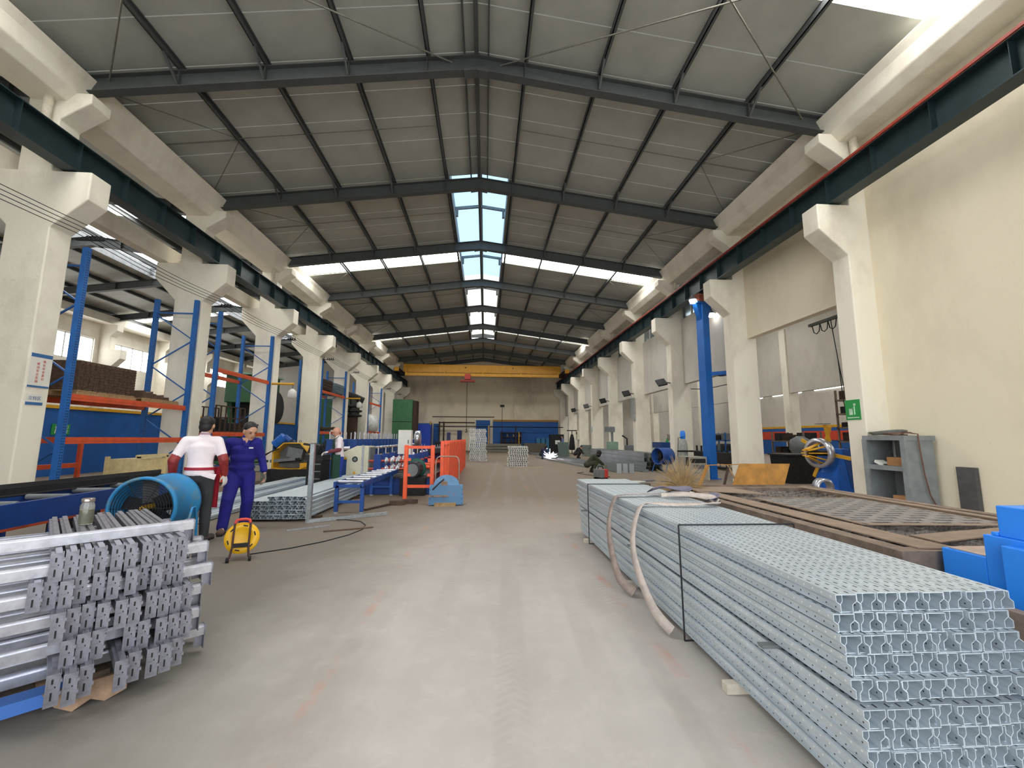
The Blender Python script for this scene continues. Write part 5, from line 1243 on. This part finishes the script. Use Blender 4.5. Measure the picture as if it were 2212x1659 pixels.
# ---------------------------------------------------------------- far end clutter against the blue wall
t = thing('parts_shelf', 'dark red-brown shelf rack against the far blue wall', 'shelf', (3.0, 48.72, 0))
for z in (.5,1.0,1.6,2.1): MB().box(-1.15,1.15,-.3,.3,z-.04,z+.04).build('board', DBROWN, t)
for x in (-1.15,.9,1.15): MB().box(x-.05,x+.05,-.32,.32,0,2.2).build('post', YEL if x == .9 else DBROWN, t)
for i in range(9): MB().box(-1.0+.24*i,-.84+.24*i,-.25,.25,[.54,1.04,1.64][i%3],[.54,1.04,1.64][i%3]+.3).build('part', [DARK,DBROWN,GREYM][i%3], t)
for i in range(3): MB().box(-.4,3.9,45.5-.1*i,46.4-.1*i,.02+.3*i,.28+.3*i).build('steel_slab', mat('slab_grey', srgb(122,118,102), .6, .2), label='%s grey steel slab in the low pile before the far blue wall' % ['bottom','middle','top'][i], cat='slab')
MB().box(4.2,6.6,45.0,46.4,0,.95).build('steel_pack', mat('slab_dark', srgb(96,90,76), .7), label='dull steel pack right of the slab pile at the far end', cat='steel pack', bevel=.02)
t = thing('pipe_frame', 'rust-brown pipe run in front of the far wall', 'pipes', (0, 47.9, 0))
MB().tube((-5.3,0,3.2),(-1.2,0,3.2),.07,8).build('pipe', DBROWN, t); MB().tube((-5.6,.2,2.75),(9.0,.2,2.75),.05,8).build('pipe', DARK, t); MB().tube((-6.0,-.2,3.85),(1.0,-.2,3.85),.05,8).build('pipe', DBROWN, t)
for x in (-5.2,-4.7,-6.2): MB().tube((x,0,0),(x,0,3.3),.09,8).build('stand', YEL if x == -6.2 else DBROWN, t)
for x in (.4, 3.5): MB().box(x-.06,x+.06,.15,.25,0,2.9).build('stand', YEL if x < 1 else DBROWN, t)
t = thing('hanging_box', 'small black box hanging on a rod before the far wall', 'box', (1.9, 47.5, 0)); MB().box(-.25,.25,-.1,.1,5.0,5.25).build('box', DARK, t); MB().tube((0,0,.0),(0,0,5.0),.03,6).build('rod', DARK, t)
t = thing('blue_cabin', 'bright blue cabin with a white window at the far left', 'cabin', (-7.0, 47.0, 0)); MB().box(-1.4,1.0,-.6,.6,0,2.9).build('body', mat('cabin_blue', srgb(30,72,196), .5), t); MB().box(-1.3,-.5,-.62,-.6,1.3,2.6).build('window_frame', WHITE, t); MB().box(-1.2,-.6,-.63,-.62,1.4,2.5).build('window', GREYM, t)
MB().box(-3.1,-2.6,46.8,47.2,0,2.3).build('navy_locker', mat('navy_panel', srgb(24,38,92), .5), label='narrow navy locker before the pale far wall', cat='locker')
for i in range(3): MB().box(5.9+.55*i,6.35+.55*i,48.2,48.8,0,1.5).build('blue_locker', mat('pale_blue', srgb(58,128,172), .5), label='%s small blue locker at the far right' % ['left','middle','right'][i], cat='locker')
t = thing('tool_trolley', 'dark trolley with pale trays at the far right wall', 'trolley', (7.4, 43.4, 0)); MB().box(-.7,.7,-.5,.5,.1,1.9).build('frame', DARK, t); MB().box(-.2,.3,-.52,-.5,.9,1.3).build('tray', WHITE, t)
for x in (-.5,.5): MB().lathe([(.1,-.05),(.1,.05)], (x,-.3,.1), 'Y', 10).build('wheel', RUBBER, t)
t = thing('coat_stand', 'dark work coat hung on the last right column', 'coat', (8.4, 40.3, 0)); MB().lathe([(.28,.4),(.3,.6),(.22,1.5),(.1,1.9)], n=10).build('coat', DARK, t); MB().box(-.5,.5,-.03,.03,2.2,2.3).build('rail', DARK, t); MB().tube((0,0,0),(0,0,2.3),.04,6).build('pole', DARK, t)
# ---------------------------------------------------------------- people
SKIN = mat('skin_tone', srgb(196,150,120), .55, 0, .05, 14); HAIR = mat('black_hair', srgb(26,22,22), .6, 0, .2, 60)
def capsule(b, p, q, r0, r1=None, n=12):
    r1 = r0 if r1 is None else r1
    b.tube(p, q, r0, n, 0, r1); b.ellipsoid(p, (r0,)*3, n, 8); b.ellipsoid(q, (r1,)*3, n, 8)
def sweep(b, p, q, ra, rb, steps=7, rot=None):
    p = Vector(p); q = Vector(q)
    for i in range(steps+1):
        t = i/steps; c = p.lerp(q, t); r = [ra[k]*(1-t)+rb[k]*t for k in range(3)]
        b.ellipsoid(c, r, 16, 10, rot=rot)
def org(b, name, m, parent, vox=.012, smooth=5, root=None, **kw):
    o = b.build(name, m, parent, **kw)
    md = o.modifiers.new('remesh', 'REMESH'); md.mode = 'VOXEL'; md.voxel_size = vox; md.use_smooth_shade = True
    ms = o.modifiers.new('smooth', 'SMOOTH'); ms.factor = .5; ms.iterations = smooth
    return o
def hand(b, wr, d, palm_n, s=1.0, curl=.5, side=1):
    # palm from the wrist along d; fingers curl towards palm_n
    d = Vector(d).normalized(); n_ = Vector(palm_n); n_ = (n_-d*n_.dot(d)).normalized(); w = d.cross(n_).normalized()
    wr = Vector(wr)
    for i in range(4):
        off = (i-1.5)*.019*s
        capsule(b, wr+w*off*.6+d*.01, wr+w*off+d*.085*s, .013*s, .0115*s, 8)
        L = (.036,.044,.041,.032)[i]*s; a = wr+w*off+d*.088*s
        d1 = (d*math.cos(curl*.6)+n_*math.sin(curl*.6)); d2 = (d*math.cos(curl*1.6)+n_*math.sin(curl*1.6)); d3 = (d*math.cos(curl*2.4)+n_*math.sin(curl*2.4))
        p1 = a+d1*L; p2 = p1+d2*L*.75; p3 = p2+d3*L*.55
        capsule(b, a, p1, .0098*s, .009*s, 8); capsule(b, p1, p2, .009*s, .0082*s, 8); capsule(b, p2, p3, .0082*s, .007*s, 8)
    t0 = wr+w*.028*s*side+d*.025*s; t1 = t0+(w*side*.8+d*.6+n_*.3).normalized()*.042*s; t2 = t1+(d+n_*.5).normalized()*.032*s
    capsule(b, wr+w*.01*side+d*.02*s, t0, .014*s, .013*s, 8); capsule(b, t0, t1, .012*s, .010*s, 8); capsule(b, t1, t2, .010*s, .008*s, 8)
def head(b, c, face, upv, s=1.0):
    f = Vector(face).normalized(); u = Vector(upv); u = (u-f*u.dot(f)).normalized(); w = f.cross(u)
    Rm = Matrix((w, f, u)).transposed(); c = Vector(c)
    b.ellipsoid(c+u*.025*s, (.076*s,.095*s,.095*s), 18, 12, rot=Rm); b.ellipsoid(c-u*.045*s+f*.022*s, (.058*s,.068*s,.078*s), 16, 10, rot=Rm)
    b.ellipsoid(c-u*.098*s+f*.062*s, (.026*s,.022*s,.02*s), 12, 8, rot=Rm)                      # chin
    b.ellipsoid(c-u*.02*s+f*.100*s, (.011*s,.018*s,.022*s), 10, 8, rot=Rm); b.ellipsoid(c-u*.036*s+f*.104*s, (.017*s,.013*s,.011*s), 10, 8, rot=Rm)   # nose
    b.ellipsoid(c+u*.022*s+f*.084*s, (.05*s,.016*s,.012*s), 12, 8, rot=Rm)                        # brow
    for k in (-1,1): b.ellipsoid(c+w*k*.078*s-u*.008*s-f*.005*s, (.012*s,.022*s,.034*s), 10, 8, rot=Rm)   # ears
    return f, u, w, Rm
def face_parts(c, f, u, w, Rm, parent, s=1.0, brow=HAIR):
    c = Vector(c)
    for k in (-1,1):
        b = MB(); b.ellipsoid(c+w*k*.032*s+f*.087*s-u*.001*s, (.013*s,.008*s,.006*s), 10, 6, rot=Rm); b.build('eye', mat('eye_dark', srgb(30,24,22), .3), parent)
        b = MB(); b.ellipsoid(c+w*k*.033*s+f*.094*s+u*.02*s, (.017*s,.005*s,.0035*s), 10, 6, rot=Rm); b.build('eyebrow', brow, parent)
    b = MB(); b.ellipsoid(c-u*.068*s+f*.086*s, (.024*s,.008*s,.006*s), 10, 6, rot=Rm); b.build('mouth', mat('lips', srgb(150,88,78), .5), parent)
def limbs(J, b, legs=True, arms=True, g=0.0):
    for k in 'LR':
        if arms and 'sh'+k in J:
            capsule(b, J['sh'+k], J['el'+k], .050+g, .040+g); capsule(b, J['el'+k], J['wr'+k], .040+g, .027+g)
        if legs:
            capsule(b, J['hip'+k], J['kn'+k], .082+g, .056+g); capsule(b, J['kn'+k], J['an'+k], .055+g, .037+g)
            kn, an = Vector(J['kn'+k]), Vector(J['an'+k]); cdir = (an-kn)
            b.ellipsoid(kn+cdir*.3+Vector((0,.02,0)), (.055+g,.058+g,.11), 12, 8)
def torso(J, b, g=0.0):
    P, C = Vector(J['pel']), Vector(J['che']); rz = Matrix.Rotation(J.get('trz', 0), 3, 'Z')
    ax = (C-P).normalized(); tilt = Vector((0,0,1)).rotation_difference(ax).to_matrix() @ rz
    sweep(b, P, P.lerp(C,.5), (.158+g,.105+g,.1), (.142+g,.098+g,.1), 5, tilt); sweep(b, P.lerp(C,.5), C, (.142+g,.098+g,.1), (.168+g,.108+g,.1), 5, tilt)
    N = Vector(J['nec']); capsule(b, C+ax*.02, N, .085+g*.6, .058+g*.5)
    for k in 'LR': capsule(b, C.lerp(N,.45), J['sh'+k], .07+g, .056+g)
def boots(J, m, parent, vox, dirs):
    for k in 'LR':
        a = Vector(J['an'+k]); d = Vector(dirs[k]).normalized(); b = MB()
        toe = a+d*.17; toe.z = a.z-.055; heel = a-d*.05; heel.z = a.z-.05
        capsule(b, a+Vector((0,0,.05)), a, .05, .048); capsule(b, a-Vector((0,0,.03)), toe, .045, .040); capsule(b, heel, toe, .038, .038)
        for kx in (-1,1): capsule(b, heel+Vector((-d.y,d.x,0))*.018*kx, toe+Vector((-d.y,d.x,0))*.02*kx, .034, .034)
        bo = org(b, 'boot', m, parent, vox, 4)
        q = MB(); sd = Vector((-d.y,d.x,0))*.045; lo = Vector((0,0,a.z-.098)); h2 = Vector((heel.x,heel.y,0))-d*.03; t2 = Vector((toe.x,toe.y,0))+d*.03
        q.prism([((h2-sd).x,(h2-sd).y),((t2-sd*.8).x,(t2-sd*.8).y),((t2+sd*.8).x,(t2+sd*.8).y),((h2+sd).x,(h2+sd).y)], 'Z', a.z-.1, a.z-.078); q.build('sole', RUBBER, bo)
def up_limb(b, p, q, r0, r1): capsule(b, p, q, r0, r1)

# -- man in white shirt, seen from behind (faces local +Y)
J = dict(pel=(0,0,.95), che=(.0,.03,1.33), nec=(.02,.05,1.52), hipL=(-.09,0,.90), hipR=(.09,0,.90), knL=(-.12,.04,.50), knR=(.11,.05,.50), anL=(-.13,-.02,.10), anR=(.12,.0,.10),
         shL=(-.185,.03,1.43), elL=(-.31,-.02,1.16), wrL=(-.315,.12,.95), shR=(.185,.03,1.43), elR=(.275,-.03,1.16), wrR=(.30,.09,.94))
body = MB(); torso(J, body); limbs(J, body); hc = (.035,.075,1.655); capsule(body, J['nec'], (.03,.06,1.60), .055, .052)
f,u,w,Rm = head(body, hc, (.35,1,-.12), (0,0,1), 1.16)
hand(body, J['wrL'], (-.02,.12,-.9), (.6,.4,0), 1.0, .5, 1); hand(body, J['wrR'], (.15,.10,-.9), (-.6,.4,0), 1.0, .5, -1)
for k in 'LR': capsule(body, J['an'+k], tuple(Vector(J['an'+k])+Vector((0,.14,-.06))), .035, .03)
p1 = org(body, 'person', SKIN, None, .011, 4, label='man in white shirt and red sleeve guards, seen from behind beside the drum fan', cat='person')
p1.location = (-4.12, 6.42, 0); p1.rotation_euler = (0,0,R(30))
b = MB(); c = Vector(hc)
b.ellipsoid(c+u*.044-f*.014, (.096,.112,.106), 20, 14, rot=Rm); b.ellipsoid(c-u*.025-f*.058, (.085,.06,.075), 16, 10, rot=Rm); org(b, 'hair', HAIR, p1, .010, 3)
b = MB(); torso(J, b, .016); b.ellipsoid((0,-.0,1.02), (.178,.125,.10), 18, 10); b.ellipsoid((.0,-.0,.97), (.185,.13,.06), 18, 10)
for k in 'LR': sh, el = Vector(J['sh'+k]), Vector(J['el'+k]); capsule(b, sh, sh.lerp(el,.72), .072, .068)
WSH = mat('white_shirt', srgb(240,228,232), .85, 0, .04, 5, bump=.4, bscale=9); sh1 = org(b, 'shirt', WSH, p1, .012, 6)
b = MB(); b.lathe([(.063,-.012),(.066,.0),(.063,.014)], (.022,.045,1.535), n=18); b.build('collar', mat('collar_pink', srgb(186,150,160), .8), sh1)
RSL = mat('red_sleeve_guard', srgb(150,50,48), .5, 0, .15, 9, bump=.6, bscale=22)
for k in 'LR':
    b = MB(); sh, el, wr = (Vector(J[n+k]) for n in ('sh','el','wr')); capsule(b, sh.lerp(el,.66), el, .064, .066); capsule(b, el, wr, .066, .048); org(b, 'sleeve_guard', RSL, p1, .011, 4)
b = MB(); hand(b, J['wrR'], (.15,.10,-.9), (-.6,.4,0), 1.22, .5, -1); capsule(b, J['wrR'], tuple(Vector(J['wrR'])+Vector((0,0,.05))), .042, .045); org(b, 'glove', mat('white_glove', srgb(226,222,220), .9), p1, .007, 2)
b = MB(); hand(b, J['wrL'], (-.02,.12,-.9), (.6,.4,0), 1.22, .5, 1); capsule(b, J['wrL'], tuple(Vector(J['wrL'])+Vector((0,0,.05))), .042, .045); org(b, 'glove', MATS['white_glove'], p1, .007, 2)
GTR = mat('charcoal_trousers', srgb(58,60,64), .85, 0, .12, 8, bump=.5, bscale=12)
b = MB(); limbs(J, b, True, False, .022); b.ellipsoid((0,0,.93), (.175,.122,.13), 18, 12); org(b, 'trousers', GTR, p1, .012, 5)
RAP = mat('red_apron', srgb(166,26,46), .6, 0, .1, 6)
b = MB(); b.prism([(.10,.12),(.23,.05),(.25,.02),(.235,.10),(.12,.17)], 'Z', .46, 1.05); b.build('apron', RAP, p1, bevel=.01)
b = MB(); b.lathe([(.184,-.02),(.186,0),(.184,.02)], (0,0,0), n=26); b.v = [(x, y*.72, z+1.035-.02*x) for x,y,z in b.v]; b.build('apron_tie', RAP, p1)
b = MB(); b.bar((-.06,-.135,.99),(.20,-.10,.93),.02,.045); b.bar((.02,-.135,.96),(.19,-.115,.89),.016,.03); b.build('shirt_tail', WSH, sh1)
boots(J, mat('grey_boots', srgb(70,64,62), .8, 0, .15, 10), p1, .011, {'L':(-.2,1,0),'R':(.5,.9,0)})

# -- man in blue overalls, walking (faces local -Y)
J = dict(pel=(0,0,.93), che=(.01,-.03,1.29), nec=(.03,-.06,1.47), hipL=(.09,0,.88), hipR=(-.09,0,.88), knL=(.12,-.05,.48), knR=(-.15,-.16,.50), anL=(.10,.06,.10), anR=(-.19,-.20,.10),
         shL=(.19,-.02,1.40), elL=(.28,.0,1.12), wrL=(.33,-.08,.90), shR=(-.185,.0,1.40), elR=(-.25,.10,1.14), wrR=(-.17,.14,.93))
body = MB(); torso(J, body); limbs(J, body); hc = (.075,-.12,1.585); capsule(body, J['nec'], (.05,-.075,1.545), .054, .052)
f,u,w,Rm = head(body, hc, (.42,-1,-.36), (.02,-.12,1), 1.2)
hand(body, J['wrL'], (.05,-.05,-.9), (-.7,-.3,0), 1.0, .55, 1); hand(body, J['wrR'], (.05,.0,-.9), (.7,-.3,0), 1.0, .5, -1)
for k in 'LR': capsule(body, J['an'+k], tuple(Vector(J['an'+k])+Vector((0,-.14,-.06))), .035, .03)
p2 = org(body, 'person', SKIN, None, .011, 4, label='man in dark blue overalls walking and looking down', cat='person')
p2.location = (-3.98, 7.22, 0); p2.rotation_euler = (0,0,R(30))
c = Vector(hc); face_parts(hc, f, u, w, Rm, p2, 1.2)
b = MB(); b.ellipsoid(c+u*.060-f*.016, (.1,.114,.1), 20, 14, rot=Rm); b.ellipsoid(c-u*.0-f*.062, (.094,.06,.088), 16, 10, rot=Rm); org(b, 'hair', HAIR, p2, .009, 2)
OVR = mat('royal_blue_overalls', srgb(26,22,124), .85, 0, .12, 7, bump=.7, bscale=10)
b = MB(); torso(J, b, .026); b.ellipsoid((.0,-.01,1.0), (.185,.135,.09), 18, 10); b.ellipsoid((.01,-.03,1.16), (.185,.135,.12), 18, 10)
for k in 'LR':
    sh, el, wr = (Vector(J[n+k]) for n in ('sh','el','wr')); capsule(b, sh, el, .075, .062); capsule(b, el, el.lerp(wr,.8), .062, .052)
jk = org(b, 'jacket', OVR, p2, .011, 4)
b = MB(); b.prism([(-.045,1.50),(.055,1.50),(.02,1.36)], 'Y', -.165, -.13); vn = b.build('neck_opening', SKIN, p2); vn.location = (.015,.0,-.02)
for kx in (-1,1): MB().bar((.035+kx*.055,-.15,1.48),(.035+kx*.004,-.175,1.345),.035,.012,upv=(0,1,0)).build('lapel', OVR, jk)
MB().box(.075,.135,-.172,-.165,1.305,1.325).build('chest_print', WHITE, jk)
b = MB(); limbs(J, b, True, False, .036)
for k in 'LR': kn, an = Vector(J['kn'+k]), Vector(J['an'+k]); capsule(b, kn, an, .085, .078)
b.ellipsoid((0,0,.90), (.182,.13,.12), 18, 12); org(b, 'trousers', OVR, p2, .012, 4)
b = MB(); hand(b, J['wrL'], (.05,-.05,-.9), (-.7,-.3,0), 1.16, .55, 1); org(b, 'glove', mat('grey_glove', srgb(128,122,112), .9), p2, .007, 2)
boots(J, mat('brown_boots', srgb(92,68,58), .75, 0, .15, 12), p2, .010, {'L':(.15,-1,0),'R':(-.15,-1,0)})

# -- bald man with green apron at the machine (faces local -Y)
J = dict(pel=(0,0,.95), che=(0,-.03,1.32), nec=(0,-.06,1.50), hipL=(.09,0,.90), hipR=(-.09,0,.90), knL=(.1,-.03,.5), knR=(-.1,-.03,.5), anL=(.1,.02,.1), anR=(-.1,.02,.1),
         shL=(.19,-.03,1.43), elL=(.24,-.05,1.15), wrL=(.10,-.28,1.10), shR=(-.19,-.03,1.43), elR=(-.24,-.06,1.15), wrR=(-.08,-.28,1.08))
body = MB(); torso(J, body); limbs(J, body); hc = (0,-.10,1.64); capsule(body, J['nec'], (0,-.08,1.58), .056, .054)
f,u,w,Rm = head(body, hc, (.05,-1,-.3), (0,-.1,1), 1.06)
hand(body, J['wrL'], (-.3,-1,-.1), (-.3,0,-.8), 1.0, .6, 1); hand(body, J['wrR'], (.3,-1,-.1), (.3,0,-.8), 1.0, .6, -1)
for k in 'LR': capsule(body, J['an'+k], tuple(Vector(J['an'+k])+Vector((0,-.14,-.06))), .035, .03)
p3 = org(body, 'person', mat('skin_bald', srgb(204,150,124), .45, 0, .04, 14), None, .013, 4, label='bald man in a green apron working at the black machine head', cat='person')
p3.location = (-4.05, 12.05, 0); p3.rotation_euler = (0,0,R(-62)); face_parts(hc, f, u, w, Rm, p3, 1.06, mat('grey_brow', srgb(110,96,86), .8))
b = MB(); torso(J, b, .024)
for k in 'LR': sh, el = Vector(J['sh'+k]), Vector(J['el'+k]); capsule(b, sh, sh.lerp(el,.75), .074, .07)
org(b, 'shirt', WSH, p3, .014, 4)
for k in 'LR':
    b = MB(); sh, el, wr = (Vector(J[n+k]) for n in ('sh','el','wr')); capsule(b, sh.lerp(el,.7), el, .06, .06); capsule(b, el, wr, .058, .045); org(b, 'sleeve_guard', mat('maroon_sleeve', srgb(120,52,62), .6), p3, .013, 3)
    b = MB(); d = (-.3,-1,-.1) if k == 'L' else (.3,-1,-.1); hand(b, J['wr'+k], d, (0,0,-1), 1.2, .6, 1 if k == 'L' else -1); org(b, 'glove', MATS['white_glove'], p3, .009, 2)
b = MB(); limbs(J, b, True, False, .03); b.ellipsoid((0,0,.93), (.18,.13,.13), 18, 12); org(b, 'trousers', mat('work_blue_trousers', srgb(36,62,160), .85, 0, .1, 8), p3, .014, 4)
APG = mat('dark_green_apron', srgb(22,62,48), .8, 0, .1, 6)
b = MB(); b.prism([(-.13,-.155),(.13,-.155),(.12,-.175),(-.12,-.175)], 'Z', 1.0, 1.42); b.prism([(-.23,.0),(-.2,-.15),(.2,-.15),(.23,.0),(.215,-.01),(.19,-.18),(-.19,-.18),(-.215,-.01)], 'Z', .38, 1.02); b.build('apron', APG, p3, bevel=.01)
for kx in (-1,1): MB().bar((kx*.1,-.16,1.42),(kx*.06,-.05,1.53),.03,.01).build('apron_strap', APG, p3)
boots(J, MATS['grey_boots'], p3, .013, {'L':(.1,-1,0),'R':(-.1,-1,0)})

# -- crouching and bending workers
def croucher(label, loc, rz, cm, mask, vox=.016, helmet=True):
    J = dict(pel=(0,.16,.34), che=(0,-.12,.66), nec=(0,-.26,.78), hipL=(.1,.14,.33), hipR=(-.1,.14,.33), knL=(.17,-.26,.46), knR=(-.15,-.30,.50), anL=(.14,-.02,.10), anR=(-.13,-.10,.10),
             shL=(.19,-.16,.72), elL=(.22,-.34,.50), wrL=(.12,-.52,.34), shR=(-.19,-.16,.72), elR=(-.2,-.38,.52), wrR=(-.06,-.56,.36))
    body = MB(); torso(J, body); limbs(J, body); hc = (0,-.36,.84); capsule(body, J['nec'], (0,-.32,.80), .055, .054)
    f,u,w,Rm = head(body, hc, (0,-1,-.8), (0,-.6,1), 1.04)
    hand(body, J['wrL'], (-.2,-.8,-.4), (0,-.3,-1), 1.0, .7, 1); hand(body, J['wrR'], (.2,-.8,-.4), (0,-.3,-1), 1.0, .7, -1)
    for k in 'LR': capsule(body, J['an'+k], tuple(Vector(J['an'+k])+Vector((0,-.14,-.06))), .035, .03)
    p = org(body, 'person', SKIN, None, vox, 3, label=label, cat='person'); p.location = loc; p.rotation_euler = (0,0,rz)
    b = MB(); torso(J, b, .03)
    for k in 'LR': sh, el, wr = (Vector(J[n+k]) for n in ('sh','el','wr')); capsule(b, sh, el, .078, .066); capsule(b, el, el.lerp(wr,.9), .064, .052)
    org(b, 'jacket', cm, p, vox, 3)
    b = MB(); limbs(J, b, True, False, .03); b.ellipsoid(J['pel'], (.18,.16,.15), 16, 10); org(b, 'trousers', cm, p, vox, 3)
    for k in 'LR':
        b = MB(); hand(b, J['wr'+k], (-.2 if k == 'L' else .2,-.8,-.4), (0,-.3,-1), 1.25, .7, 1 if k == 'L' else -1); org(b, 'glove', MATS['grey_glove'], p, .010, 2)
    c = Vector(hc)
    if helmet:
        b = MB(); b.ellipsoid(c+u*.04-f*.01, (.105,.118,.11), 18, 12, rot=Rm); b.ellipsoid(c-u*.05+f*.05, (.095,.085,.11), 16, 10, rot=Rm); org(b, 'welding_helmet', mask, p, vox*.8, 3)
        MB().cbox(c+f*.135-u*.0, (.1,.012,.07), Rm).build('visor', mat('visor_pale', srgb(236,236,232), .4), p)
    else:
        b = MB(); b.ellipsoid(c+u*.04-f*.015, (.088,.1,.09), 16, 10, rot=Rm); org(b, 'hair', HAIR, p, .012, 2)
    boots(J, mat('black_boots', srgb(36,34,34), .7), p, vox, {'L':(.1,-1,0),'R':(-.1,-1,0)})
    return p
OLIVE = mat('olive_work_clothes', srgb(62,64,46), .9, 0, .15, 8); NAVY = mat('navy_work_clothes', srgb(36,44,66), .9, 0, .15, 8)
croucher('man crouching in dark olive clothes and welding helmet beside the purlins', (4.75, 18.75, 0), R(75), OLIVE, DARK)
croucher('far welder crouching behind bright sparks on the gangway edge', (4.2, 30.6, 0), R(35), NAVY, DARK, .02)
croucher('dark-clothed worker bending over at the far right columns', (7.0, 31.8, 0), R(50), mat('dark_work_clothes', srgb(46,42,44), .9), DARK, .02, False)
# far standing worker in blue
J = dict(pel=(0,0,.95), che=(0,-.02,1.32), nec=(0,-.04,1.50), hipL=(.09,0,.90), hipR=(-.09,0,.90), knL=(.1,-.03,.5), knR=(-.1,-.03,.5), anL=(.1,.02,.1), anR=(-.1,.02,.1),
         shL=(.19,-.03,1.43), elL=(.25,-.05,1.15), wrL=(.15,-.28,1.05), shR=(-.19,-.03,1.43), elR=(-.25,-.06,1.15), wrR=(-.12,-.28,1.03))
body = MB(); torso(J, body); limbs(J, body); capsule(body, J['nec'], (0,-.06,1.58), .056, .054); f,u,w,Rm = head(body, (0,-.07,1.65), (0,-1,-.2), (0,0,1))
hand(body, J['wrL'], (-.3,-1,-.1), (0,0,-1), 1.1, .6, 1); hand(body, J['wrR'], (.3,-1,-.1), (0,0,-1), 1.1, .6, -1)
for k in 'LR': capsule(body, J['an'+k], tuple(Vector(J['an'+k])+Vector((0,-.14,-.06))), .035, .03)
p5 = org(body, 'person', SKIN, None, .022, 2, label='far worker standing in pale blue shirt beside the dark trolley', cat='person'); p5.location = (7.9, 42.4, 0); p5.rotation_euler = (0,0,R(-110))
b = MB(); b.ellipsoid((0,-.055,1.69), (.085,.097,.085), 16, 10); org(b, 'hair', HAIR, p5, .015, 2)
b = MB(); torso(J, b, .026)
for k in 'LR': sh, el = Vector(J['sh'+k]), Vector(J['el'+k]); capsule(b, sh, el, .074, .065)
org(b, 'shirt', mat('pale_blue_shirt', srgb(112,124,176), .85), p5, .02, 2)
b = MB(); limbs(J, b, True, False, .03); b.ellipsoid((0,0,.93), (.18,.13,.13), 16, 10); org(b, 'trousers', NAVY, p5, .02, 2); boots(J, MATS['black_boots'], p5, .02, {'L':(.1,-1,0),'R':(-.1,-1,0)})
# sparks of the far welder
SPARK = emit_mat('weld_arc', (.90,.84,1.0), 22)
t = thing('welding_sparks', 'white-violet welding sparks in front of the far crouching welder', 'sparks', (4.62, 29.95, .14))
b = MB(); rs = random.Random(8); b.ellipsoid((0,0,0), (.10,.09,.08), 12, 8)
b.build('arc', SPARK, t)
b = MB()
for i in range(46):
    d = Vector((rs.gauss(0,1), rs.gauss(0,.6), abs(rs.gauss(0,1)))).normalized(); L_ = rs.uniform(.12,.62); b.bar(d*.08, d*L_, .008, .008)
b.build('spark_streaks', SPARK, t, kind='stuff')
